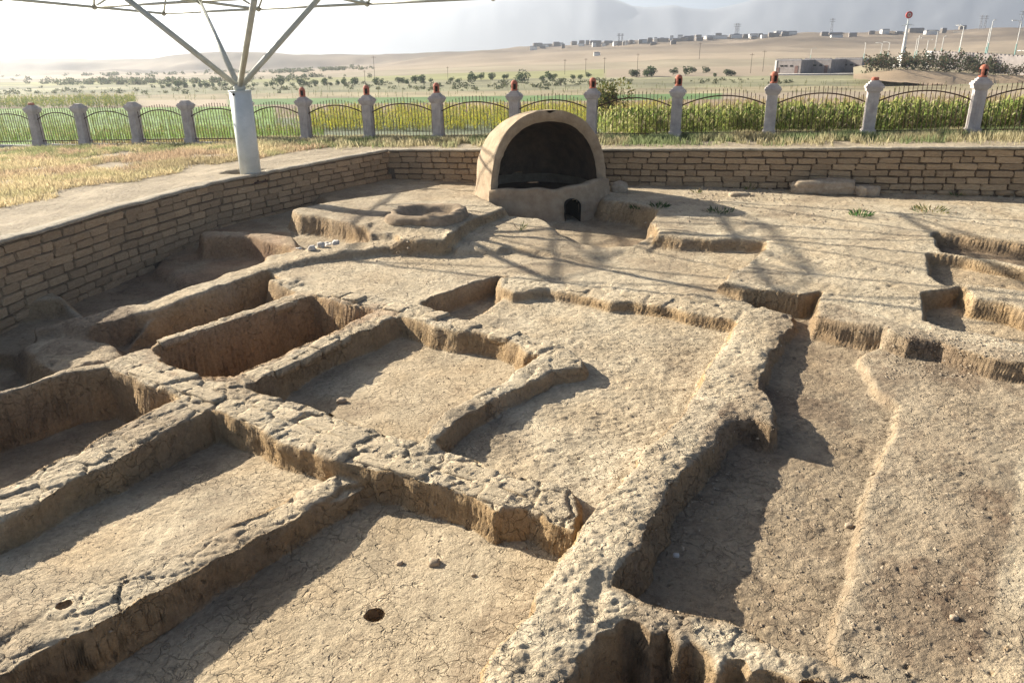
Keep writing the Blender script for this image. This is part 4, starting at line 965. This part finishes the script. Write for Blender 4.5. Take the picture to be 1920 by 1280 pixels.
corn = [corn_plant_mesh(200+i, .92, CC) for i in range(8)]
pts = field_pts(1900, lambda x, y: y > fence_y(x)+.75+.25*math.sin(x*1.7) and y < fence_y(x)+8 and x > 3.4+.0*y+.4*math.sin(y*3), 20, 33, .10, .85, .85, 1.15, 5)
scatter('corn_crop', corn, pts, M['leaf'], 'tall ripening corn crop standing behind the right half of the railing', 3)
YC = [(.66, .60, .05), (.58, .56, .08), (.70, .60, .10), (.26, .34, .08), (.5, .5, .08)]
yel = [corn_plant_mesh(300+i, .55, YC, 9) for i in range(6)]
pts = field_pts(2300, lambda x, y: x > -13, 41, 57, -.27, .20, .9, 1.5, 6)
scatter('yellow_crop', yel, pts, M['leaf'], 'low yellow green crop seen through the middle of the railing', 4)
GCc = [(.26, .44, .05), (.20, .36, .05), (.32, .48, .08), (.34, .40, .08)]
low = [corn_plant_mesh(400+i, .30, GCc, 8) for i in range(6)]
pts = field_pts(4600, lambda x, y: y > fence_y(x)+1.2, 28.6, 60, -.8, -.24, .5, 1.3, 7)
scatter('green_crop', low, pts, M['leaf'], 'bright green low crop in rows behind the left part of the railing', 5)
SC = [(.34, .36, .07), (.18, .24, .05), (.12, .17, .04), (.42, .38, .08)]
sf = [corn_plant_mesh(500+i, .85, SC, 10) for i in range(5)]
def in_left_corn(x, y): return y > 66 and y < 76
pts = field_pts(1300, in_left_corn, 66, 76, -1.0, -.475, .9, 1.1, 8)
scatter('tall_corn_strip', sf, pts, M['leaf'], 'strip of tall yellow topped corn beyond the green crop at the far left', 6)
# weeds in the far mid field
wd_ = [corn_plant_mesh(600+i, .35, [(.16, .14, .07), (.10, .13, .05), (.24, .17, .09)], 7) for i in range(4)]
pts = field_pts(900, lambda x, y: True, 75, 110, -.9, .9, .6, 1.6, 9)
scatter('field_weeds', wd_, pts, M['leaf'], None, 7)

bsh = []
for i in range(4):
    mm_ = crown_mesh(800+i, 46, .5, .35, .34, [(.10, .115, .06), (.15, .14, .085), (.075, .095, .05)], .3, 4); nv = len(mm_.vertices)
    a_ = np.empty(nv*3, np.float32); mm_.vertices.foreach_get('co', a_); c_ = np.empty(nv*4, np.float32); mm_.color_attributes['tint'].data.foreach_get('color', c_)
    bsh.append((a_.reshape(-1, 3), np.arange(nv).reshape(-1, 4), c_.reshape(-1, 4)[:, :3]))
pts = field_pts(260, lambda x, y: fbm(np.array([x]), np.array([y]), 18, 2, 88)[0] > -.05 and (x/y < .36), 92, 126, -.7, .4, .25, .8, 21)
scatter('dusty_scrub', bsh, pts, M['leaf'], None, 8)
pts = field_pts(420, lambda x, y: fbm(np.array([x]), np.array([y*2.5]), 45, 2, 89)[0] > .05, 130, 290, -.75, -.17, .5, 1.5, 22)
scatter('far_tree_belt', bsh, pts, M['leaf'], None, 9)
# ---------------------------------------------------------------- dry grass and weeds near by
def blades(name, n, area, hmin, hmax, colf, seed, lean=.6, wd=.012):
    """area(rng,n)->x,y ; returns one mesh of thin bent blades"""
    r = np.random.RandomState(seed); x, y = area(r, n); n = len(x)
    zz = np.array([ground_z(a, b) if b < 28.8 else fz(a, b) for a, b in zip(x, y)])
    a = r.uniform(0, 6.28, n); h = r.uniform(hmin, hmax, n); ln = r.uniform(.1, lean, n)*h; w_ = wd*r.uniform(.6, 1.4, n)
    a2_ = r.uniform(0, 6.28, n); dx, dy = np.cos(a2_)*w_, np.sin(a2_)*w_
    V = np.empty((n, 4, 3)); V[:, 0] = np.c_[x-dx, y-dy, zz-.01]; V[:, 1] = np.c_[x+dx, y+dy, zz-.01]
    V[:, 2] = np.c_[x+np.cos(a)*ln*.5+dx*.7, y+np.sin(a)*ln*.5+dy*.7, zz+h*.6]; V[:, 3] = np.c_[x+np.cos(a)*ln, y+np.sin(a)*ln, zz+h]
    Qq = np.arange(n*4).reshape(n, 4)[:, [0, 1, 2, 3]]
    Cc = colf(x, y, r); Cc = np.repeat(Cc[:, None, :], 4, 1).reshape(-1, 3)
    return tag(link(name, mesh_np(name, V.reshape(-1, 3), Qq, False, Cc), M['leaf']), None, None, kind='stuff')
def area_left(r, n):
    cx = r.uniform(-21, -5, n*2); cy = r.uniform(12.5, 26.5, n*2)
    k = fbm(cx, cy, 1.3, 3, 55); x = cx+r.normal(0, .05, n*2); y = cy+r.normal(0, .05, n*2)
    dist = -polysd(x, y, pit_out)
    edge = 2.4+.5*fbm(x, y, 1.5, 3, 56)
    fen = np.polyval(cfx, x)
    ok = (dist > edge) & (y < fen-.12) & (k > -.45) & (x/y > -.85) & (np.hypot((x-pf[0])*.6, y-pf[1]) > 1.2)
    return x[ok][:n], y[ok][:n]
def col_left(x, y, r):
    k = sstep((fbm(x, y, 1.6, 3, 57)+.4)/.8)[:, None]; g = sstep((fbm(x, y, 1.1, 3, 58)-.15)/.4)[:, None]*(.4+.6*sstep((y-20)/4))[:, None]
    c = np.array([.56, .46, .27])*k+np.array([.46, .34, .22])*(1-k); c = c*(1-.75*g)+np.array([.20, .25, .09])*.75*g
    return c*r.uniform(.7, 1.25, (len(x), 1))
blades('dry_grass', 80000, area_left, .03, .16, col_left, 12, .9, .008)
def area_back(r, n):
    s = r.uniform(0, 1, n*2); x = -9+s*25; f_ = np.polyval(cfx, x); y = f_-r.uniform(-.5, 1, n*2)**2*1.3-r.exponential(.25, n*2)
    y = f_+.25-np.abs(r.normal(0, .75, n*2)); dist = -polysd(x, y, pit_out); ok = (dist > .35+.2*fbm(x, y, .8, 2, 59)) & (fbm(x, y, .5, 3, 60) > -.35) & (y < 28.3)
    return x[ok][:n], y[ok][:n]
def col_back(x, y, r):
    k = sstep((fbm(x, y, .9, 3, 61)+.3)/.7)[:, None]; rr3 = sstep((x-1)/5)[:, None]
    c = np.array([.24, .28, .13])*k+np.array([.48, .42, .25])*(1-k); c = c*(.9+.1*rr3)
    return c*r.uniform(.7, 1.3, (len(x), 1))
blades('grass_verge', 52000, area_back, .05, .24, col_back, 13)
def area_fl(r, n):
    x = r.uniform(-22, 3, n*2); y = np.polyval(cfx, x)+r.uniform(.3, 3.0, n*2); ok = (y < 28.3); return x[ok][:n], y[ok][:n]
blades('field_edge_weeds', 9000, area_fl, .04, .18, lambda x, y, r: (np.array([.18, .22, .07])*(r.rand(len(x), 1) < .6)+np.array([.36, .24, .13])*.7)*r.uniform(.5, 1.0, (len(x), 1)), 14)
# small green plants inside the excavation (each its own thing)
def tuft(px, py, z, rad, n, cols, label, name='weed_tuft', h=.14):
    q = unp(px, py, z); zg = ground_z(q[0], q[1])
    def fn(r):
        a = r.uniform(0, 6.28); d = rad*r.random()**.5; return (math.cos(a)*d, math.sin(a)*d, 0), (math.cos(a)*.9+r.uniform(-.4, .4), math.sin(a)*.9+r.uniform(-.4, .4), r.uniform(.3, 1.6)), h*r.uniform(.5, 1.2), .022, [v*r.uniform(.7, 1.2) for v in r.choice(cols)]
    me = leaf_soup(n, fn, int(px)); o = link(name, me, M['leaf'], None, (q[0], q[1], zg)); tag(o, label, 'weed'); return o
gcol = [(.05, .09, .03), (.08, .12, .04)]; ycol = [(.15, .17, .06), (.24, .22, .1)]
tuft(1196, 385, -.7, .16, 60, gcol, 'dark green weed in the shadow just right of the domed kiln')
tuft(1237, 391, -.7, .18, 70, gcol, 'spreading dark green weed in the shade, second to the right of the kiln')
tuft(1350, 400, -.7, .25, 50, gcol, 'dark weeds at the tip of the kiln shadow')
tuft(1613, 405, -.68, .20, 90, [(.07, .14, .04), (.10, .18, .05)], 'bright green weed patch on the terrace below the grey clod')
tuft(1745, 398, -.68, .35, 90, ycol, 'pale green straggling weeds on the terrace at the right, near the back wall')
tuft(1405, 357, -.68, .10, 26, ycol, 'thin pale sprig at the foot of the back wall right of the kiln', h=.2)
tuft(1306, 362, -.68, .08, 20, ycol, 'small pale sprig at the foot of the back wall, nearest the kiln', h=.15)
tuft(1795, 362, -.6, .10, 20, ycol, 'thin dry sprig at the foot of the back wall on the right', h=.18)
tuft(975, 430, -.83, .05, 10, ycol, 'dry twiggy sprig standing on the slab before the kiln', h=.22)

# ---------------------------------------------------------------- clods, stones, blocks
def clod(px, py, z, s, seed, label, name='earth_clod', mat='clod', cat='earth clod', sq=(1, 1, .7), n=5, group=None, sink=.35, rz=0):
    q = unp(px, py, z); zg = ground_z(q[0], q[1]); me = lump_mesh(name, s*sq[0], s*sq[1], s*sq[2], seed, n)
    vs_ = np.array([v.co[:] for v in me.vertices]); vs_ *= (1+.16*fbm(vs_[:, 0]*3+seed, vs_[:, 1]*3+vs_[:, 2]*2, s*.8, 2, seed))[:, None]; me.vertices.foreach_set('co', vs_.astype(np.float32).ravel())
    o = link(name, me, M[mat], None, (q[0], q[1], zg+s*sq[2]*(.5-sink)), (0, 0, rz)); tag(o, label, cat, group); return o
clod(1160, 362, -.72, .42, 3, 'dark weathered clod leaning at the right foot of the domed kiln', sq=(1, .8, .8))
clod(1543, 362, -.68, 1.45, 4, 'long flat topped mud block near the back wall on the right', 'mud_slab', cat='mud block', sq=(1, .30, .24), n=8, sink=.08, rz=-.22)
clod(1622, 365, -.68, .50, 6, 'lumpy grey clod at the right end of the long mud block', sq=(1, .9, .7), n=7)
clod(1385, 368, -.68, .30, 7, 'low dark clod in the kiln shadow line near the back wall', sq=(1.6, .8, .4))
for i, (px, py, s) in enumerate([(560, 462, .12), (575, 458, .16), (585, 466, .13), (592, 455, .20), (602, 462, .13), (606, 450, .22), (618, 452, .18), (630, 455, .15)]):
    clod(px, py, -.84, s, 20+i, 'pale broken stone on the long mud wall, %s from left in the pile' % nth(i), 'rubble_stone', 'concrete', 'stone', (1, .8, .8), 4, 'stones piled on the mud wall', .08, i*.7)
for i, (px, py, z, s, lb) in enumerate([(815, 1062, -1.4, .085, 'fist sized clod in the middle of the cracked front floor'), (722, 935, -1.38, .09, 'pale crumpled lump in the dark corner of the front floor'), (1265, 1072, -1.4, .05, 'small white pebble in the dark trench near the thick wall'), (750, 1060, -1.4, .05, 'small clod beside the larger one on the front floor'), (1635, 895, -1.25, .04, 'small upright pale chip beside the crest of the right slab'), (1590, 992, -1.3, .06, 'dark clod in the middle of the trench floor'), (640, 745, -1.27, .10, 'clod at the near corner of the pale square room'), (1790, 1155, -1.2, .05, 'small pebble on the right slab near the bottom'), (888, 1085, -1.4, .035, 'tiny clod on the front floor right of the middle')]):
    clod(px, py, z, s, 50+i, lb, 'small_clod', 'clod' if 'white' not in lb else 'concrete', 'clod', (1, .8, .65), 3)
# crumbs: nobody could count them
rc = np.random.RandomState(8); crumb = MB(); cc_ = []
def crumbs(n, px0, px1, py0, py1, z, s0, s1):
    for k in range(n):
        q = unp(rc.uniform(px0, px1), rc.uniform(py0, py1), z); zg = ground_z(q[0], q[1]); s = s0*(s1/s0)**(rc.rand()**2.2); b = len(crumb.v)
        pts_ = [(1, 0, 0), (0, 1, 0), (-1, 0, 0), (0, -1, 0), (0, 0, .8), (0, 0, -.5)]
        for p_ in pts_: crumb.v.append((q[0]+p_[0]*s*rc.uniform(.6, 1.2), q[1]+p_[1]*s*rc.uniform(.6, 1.2), zg+p_[2]*s*rc.uniform(.6, 1.1)))
        crumb.f.extend([(b, b+1, b+4), (b+1, b+2, b+4), (b+2, b+3, b+4), (b+3, b, b+4), (b+1, b, b+5), (b+2, b+1, b+5), (b+3, b+2, b+5), (b, b+3, b+5)])
crumbs(1400, 1200, 1660, 640, 1250, -1.25, .006, .022)
crumbs(700, 1640, 1920, 700, 1280, -1.15, .005, .02)
crumbs(900, 800, 1400, 570, 950, -1.1, .006, .022)
crumbs(500, 600, 1060, 930, 1280, -1.4, .004, .013)
crumbs(500, 1200, 1900, 360, 420, -.68, .012, .05)
crumbs(260, 1290, 1480, 352, 378, -.68, .02, .06)
crumbs(500, 1660, 1910, 655, 700, -1.0, .008, .03)
crumbs(400, 0, 600, 880, 1250, -1.2, .004, .014)
crumbs(300, 600, 950, 480, 560, -.98, .008, .025)
crumbs(160, 700, 850, 470, 490, -.98, .01, .04)
tag(crumb.build('earth_crumbs', M['clod'], None, False), kind='stuff')

# ---------------------------------------------------------------- right background: sheds, monument, wall, lamps
def scallop(mb, x0, x1, y, z, r, t=.25):
    n = max(2, int(round((x1-x0)/(2*r)))); w_ = (x1-x0)/n
    for i in range(n):
        b = len(mb.v); m_ = 8
        for dy in (-t/2, t/2):
            for k in range(m_+1): a = math.pi*k/m_; mb.v.append((x0+w_*(i+.5)-w_*.5*math.cos(a), y+dy, z+w_*.5*math.sin(a)*.9))
        for k in range(m_): mb.f.append((b+k, b+k+1, b+m_+1+k+1, b+m_+1+k))
        mb.f.append(tuple(b+k for k in range(m_+1))[::-1]); mb.f.append(tuple(b+m_+1+k for k in range(m_+1)))
def place(px, py):
    return on_far(px, py)
bY = 175.
sheds = [((1452, 139), (1500, 138), 'leftmost'), ((1505, 138), (1556, 137), 'middle'), ((1562, 137), (1614, 134), 'rightmost')]
for k, (a, b, wn) in enumerate(sheds):
    pa = on_far(*a); pb = on_far(*b); bY = (pa[1]+pb[1])/2; pa = at_depth(a[0], a[1], bY+2); pb = at_depth(b[0], b[1], bY-2); L = float(np.hypot(*(pb-pa)[:2])); ang = math.atan2(pb[1]-pa[1], pb[0]-pa[0]); H_ = 24*bY/F*.94
    o = empty('grey_shed', (pa[0], pa[1], min(pa[2], pb[2])), ang); tag(o, '%s of the three grey sheds with scalloped parapet on the far field' % wn, 'shed', 'three sheds in a row')
    mb = MB(); mb.box((L/2, 2.6, H_/2-.6), (L, 5.2, H_+1.2)); mb.build('walls', M['greywall'], o)
    mb = MB(); mb.box((L/2, 2.6, H_+.04), (L+.12, 5.3, .10)); mb.build('roof', M['villageroof'], o)
    mb = MB(); scallop(mb, 0, L, .1, H_+.09, .26); mb.build('parapet', M['greywall'], o)
    mb = MB(); mb.box((.12, .05-.06, H_/2), (.35, .2, H_)); mb.build('corner_pier', M['whitepaint'], o)
    for fx0 in (.20, .36, .58):
        mb = MB(); mb.box((L*fx0+.3, -.02, H_*.60), (.55, .08, .26)); mb.build('window', M['dark'], o)
    mb = MB(); mb.box((L*.84, -.02, H_*.31), (.62, .08, H_*.6)); mb.build('door', M['door'], o)
    mb = MB(); mb.box((L*.09+.2, -.02, H_*.24), (.5, .08, H_*.46)); mb.build('door', M['door'], o)
pa = at_depth(1450, 141, bY-4); pb = at_depth(1616, 136, bY-6); mb = MB(); c_ = (pa+pb)/2; mb.box((c_[0], c_[1], c_[2]-.5), (float(np.hypot(*(pb-pa)[:2])), 5, 1.05), math.atan2(pb[1]-pa[1], pb[0]-pa[0]))
tag(mb.build('shed_terrace', M['concrete']), 'low pale retaining strip in front of the three grey sheds', 'terrace')
# embankment on the right carrying shrubs, lamps, wall
EY = 105.
ex = np.linspace(1600, 2250, 60); V = []; Cc = []
for a in ex:
    edge = np.interp(a, [1600, 1640, 1700, 1800, 1920, 2250], [142, 136, 133, 138, 145, 160]); foot = np.interp(a, [1600, 1650, 1700, 1800, 1920, 2250], [148, 152, 155, 163, 172, 190])
    for (pyy, Yd) in ((foot, EY-14), (foot*.7+edge*.3, EY-11), (edge, EY-9), (edge-4, EY-5), (edge-9, EY+15), (edge-20, EY+50), (edge-10, EY+100)):
        p = at_depth(a, pyy, Yd); p[2] += .12*float(fbm(np.array([p[0]]), np.array([Yd]), 1.2, 3, 9)[0]); V.append(p); Cc.append((.42, .31, .20) if pyy > edge-1 else (.33, .28, .18))
Qe = [(i*7+k, (i+1)*7+k, (i+1)*7+k+1, i*7+k+1) for i in range(59) for k in range(6)]
tag(link('embankment', mesh_np('embankment', np.array(V), np.array(Qe), True, np.array(Cc)), M['field']), kind='structure')
# wall with scalloped top
w0 = at_depth(1742, 122, EY+12); w1 = at_depth(2000, 130, EY-12); d_ = w1-w0; L = float(np.hypot(*d_[:2])); ang = math.atan2(d_[1], d_[0]); H_ = 1.65
o = empty('boundary_wall', tuple(w0), ang); tag(o, 'grey boundary wall with scalloped top and a white end pier on the hill at far right', 'wall')
dz = (w1[2]-w0[2])/L; o.rotation_euler = (0, -math.atan(dz)+.028, ang)
mb = MB(); mb.box((L/2, 0, H_/2-.6), (L, .3, H_+1.2)); mb.build('panel_wall', M['greywall'], o)
mb = MB(); scallop(mb, .4, L, 0, H_, .35, .3); mb.build('scalloped_coping', M['greywall'], o)
mb = MB(); mb.box((0, -.05, H_/2-.5), (.9, .6, H_+1.2)); mb.box((0, -.05, H_+.18), (1.05, .7, .14)); mb.build('end_pier', M['whitepaint'], o)
# monument
mp = at_depth(1689, 124, EY+8); o = empty('monument_column', tuple(mp)); tag(o, 'tall tapering white column with a round red emblem on top, on a stepped base', 'monument')
o.scale = (.74, .74, .74)
mb = MB(); mb.box((0, 0, .5), (2.0, 2.0, 1.6), .3, .8); mb.box((0, 0, 1.45), (1.35, 1.35, .35), .3, .9); mb.box((0, 0, 1.85), (1.0, 1.0, .5), .3, .75); mb.build('base', M['whitepaint'], o)
mb = MB(); mb.lathe((0, 0, 2.05), [(.42, 0), (.36, .9), (.30, 2.6), (.24, 4.6), (.20, 5.1)], 8); mb.build('shaft', M['whitepaint'], o)
mb = MB(); mb.lathe((0, 0, 7.15), [(.20, 0), (.13, .2), (.10, .9), (.10, 1.2)], 8)
mb.tube([(-1.2, 0, 7.05), (-.4, 0, 7.28), (0, 0, 7.3), (.4, 0, 7.3), (1.3, 0, 7.2)], [.03, .07, .1, .07, .03], 6); mb.build('cross_arms', M['steel'], o)
mb = MB(); mb.tube([(0, -.10, 9.0), (0, .10, 9.0)], .62, 24); mb.build('emblem_disc', M['redpaint'], o, False)
mb = MB(); mb.tube([(0, -.14, 9.0), (0, -.1, 9.0)], .34, 20); mb.build('emblem_centre', M['concrete'], o, False)
mb = MB(); mb.tube([(0, -.17, 9.0), (0, -.13, 9.0)], .17, 16); mb.build('emblem_boss', M['redpaint'], o, False)
# street lamps along the hill road
lampm = {}
def lamp(px, top, bot, Yd, k):
    b_ = at_depth(px-(bot-top)*.17*((px-1000)/900), bot, Yd); H_ = (bot-top)*Yd/F*1.02
    o = empty('street_lamp', tuple(b_), random.uniform(0, 3)); tag(o, 'thin white and teal street lamp on the hill, %s from the left among the lamps' % ordn[k], 'street lamp', 'street lamps on the right hill')
    mb = MB(); mb.tube([(0, 0, -.3), (0, 0, H_*.42)], .075, 6); mb.build('lower_pole', M['tealpaint'], o)
    mb = MB(); mb.tube([(0, 0, H_*.42), (0, 0, H_*.97)], .055, 6); mb.build('upper_pole', M['whitepaint'], o)
    mb = MB(); mb.tube([(0, 0, H_*.95), (.5, 0, H_*1.0), (.9, 0, H_*1.0)], .035, 5); mb.build('arm', M['whitepaint'], o)
    mb = MB(); mb.box((.95, 0, H_*1.0), (.5, .22, .1)); mb.build('lamp_head', M['whitepaint'], o)
LP = [(1521, 94, 112, 200), (1622, 86, 115, 150), (1653, 85, 112, 150), (1667, 84, 114, 148), (1718, 78, 115, 140), (1722, 73, 116, 138), (1739, 80, 112, 135), (1756, 66, 114, 132), (1768, 74, 108, 132), (1804, 58, 118, 122), (1802, 68, 112, 126), (1853, 62, 114, 118), (1858, 49, 112, 116), (1911, 50, 114, 114), (1921, 100, 130, 112)]
for k, (px, t0, b0, Yd) in enumerate(LP): lamp(px, t0, b0, Yd, k)
# shrubs on the embankment
shc = [crown_mesh(700+i, 170, .42, .55, .17, [(.085, .095, .05), (.11, .10, .06), (.06, .085, .04), (.15, .10, .07)], .55, 6) for i in range(6)]
for c in shc: c.materials.append(M['leaf'])
sp = []
rs = random.Random(5)
for row, (dy0, Yd) in enumerate(((0, EY-7), (-7, EY-1), (-12, EY+4))):
    n_ = 26-2*row
    for i in range(n_):
        px = 1628+row*10+(1935-1628)*i/(n_-1)+rs.uniform(-3, 3); edge = np.interp(px, [1600, 1640, 1700, 1800, 1920, 2250], [142, 136, 133, 138, 145, 160])
        sp.append((px, edge+dy0-1, Yd))
sp.sort()
for k, (px, py, Yd) in enumerate(sp):
    p = at_depth(px, py, Yd); s = rs.uniform(1.0, 1.6)
    o = empty('young_shrub', (p[0], p[1], p[2]-.1)); o.scale = (s, s, s*rs.uniform(.9, 1.3)); o.rotation_euler = (0, 0, rs.uniform(0, 6))
    tag(o, 'dusty green young shrub on the embankment top at right, %s from the left' % nth(k), 'shrub', 'shrubs planted along the embankment'); link('foliage', rs.choice(shc), None, o)
# village houses on the ridge
vh = [(1008, 84, 20, 5), (1030, 82, 14, 4), (1048, 82, 18, 5), (1115, 80, 26, 5), (1140, 79, 20, 4), (1165, 82, 16, 5), (1180, 79, 22, 4), (1205, 78, 18, 5), (1225, 82, 14, 4), (1243, 76, 24, 5), (1262, 80, 12, 5), (1270, 75, 20, 4), (1290, 72, 22, 5), (1310, 74, 16, 5), (1330, 71, 22, 5), (1352, 70, 26, 5), (1380, 69, 24, 5), (1412, 69, 20, 6), (1432, 69, 14, 5), (1462, 62, 24, 5), (1485, 63, 18, 5), (1545, 64, 16, 5), (1566, 62, 28, 3), (1568, 68, 24, 4), (1598, 67, 16, 6), (1634, 62, 12, 5), (1658, 61, 18, 7), (1685, 62, 14, 4), (1716, 58, 30, 6), (1745, 62, 26, 6), (1768, 60, 12, 7), (1804, 52, 14, 6), (1470, 66, 12, 4), (1090, 84, 12, 4), (1122, 103-18, 10, 4)]
rv = random.Random(17)
for (a_, b_) in zip(np.linspace(1000, 1470, 34), range(34)):
    vh.append((a_+rv.uniform(-6, 6), float(np.interp(a_, sky_px, sky_py))+rv.uniform(0, 6), rv.uniform(7, 15), rv.uniform(4, 7)))
vh.sort()
for k, (px, py, wpx, hpx) in enumerate(vh):
    p = on_far(px, py+3); sY = p[1]/F; o = empty('village_house', (p[0], p[1], p[2]-.3), random.uniform(-.3, .3)); W_ = wpx*sY*.8; H_ = hpx*sY*1.1
    tag(o, 'small flat hazy house on the distant ridge, %s from the left' % nth(k), 'house', 'village houses on the ridge')
    mb = MB(); mb.box((0, 0, H_*.5-1), (W_, W_*.5, H_+2)); mb.build('walls', M['village'] if k % 3 else M['whitepaint'], o)
    mb = MB(); mb.box((0, 0, H_+.18), (W_*1.06, W_*.56, .36), 0, .8); mb.build('roof', M['villageroof'], o)
p = on_far(1119, 105); o = empty('hut', tuple(p)); tag(o, 'tiny white walled hut alone on the slope below the village', 'hut'); s_ = p[1]/F
mb = MB(); mb.box((0, 0, 2*s_), (11*s_, 6*s_, 6*s_)); mb.build('walls', M['whitepaint'], o); mb = MB(); mb.box((0, 0, 5.6*s_), (12*s_, 7*s_, 1.2*s_), 0, .6); mb.build('roof', M['villageroof'], o)
# pylons and poles
def pole(px, top, bot, k, cat='utility pole', name='utility_pole'):
    p = on_far(px, bot); H_ = (bot-top)*p[1]/F; o = empty(name, tuple(p)); mb = MB(); mb.tube([(0, 0, -.5), (0, 0, H_)], [p[1]*.00032, p[1]*.00022], 5); mb.build('mast', M['bark'], o)
    mb = MB(); mb.box((0, 0, H_*.93), (H_*.22, p[1]*.0003, p[1]*.0003)); mb.build('cross_arm', M['bark'], o)
    tag(o, 'thin %s on the hazy slope, %s from the left among its kind' % (cat, ordn[k]), cat, cat+'s on the slopes')
for k, (px, t, b) in enumerate([(685, 135, 158), (703, 110, 150), (840, 128, 150), (1059, 115, 140), (1098, 113, 140), (1133, 112, 138), (1195, 105, 132), (1311, 85, 112), (1407, 105, 138), (1430, 100, 135)]): pole(px, t, b, k)
def pylon(px, top, bot, k):
    p = on_far(px, bot); H_ = (bot-top)*p[1]/F; w_ = H_*.10; o = empty('power_pylon', tuple(p)); mb = MB(); r_ = p[1]*.0003
    for sx in (-1, 1): mb.tube([(sx*w_, 0, -1), (sx*w_*.3, 0, H_)], r_, 4)
    for i in range(6): z0, z1 = H_*i/6, H_*(i+1)/6; s = 1 if i % 2 else -1; mb.tube([(s*w_*(1-.7*i/6), 0, z0), (-s*w_*(1-.7*(i+1)/6), 0, z1)], r_*.7, 4)
    mb.build('lattice_mast', M['villageroof'], o); mb = MB()
    for f in (.78, .93): mb.tube([(-w_*2, 0, H_*f), (w_*2, 0, H_*f)], r_*.8, 4)
    mb.build('cross_arms', M['villageroof'], o); tag(o, 'faint lattice power pylon on the skyline, %s from the left among the pylons' % ordn[k], 'pylon', 'power pylons on the skyline')
for k, (px, t, b) in enumerate([(1160, 66, 82), (1166, 66, 82), (1379, 48, 70), (1383, 48, 70), (1558, 40, 64), (1837, 33, 56), (1845, 33, 56), (1912, 24, 52)]): pylon(px, t, b, k)
bpy.context.view_layer.update()
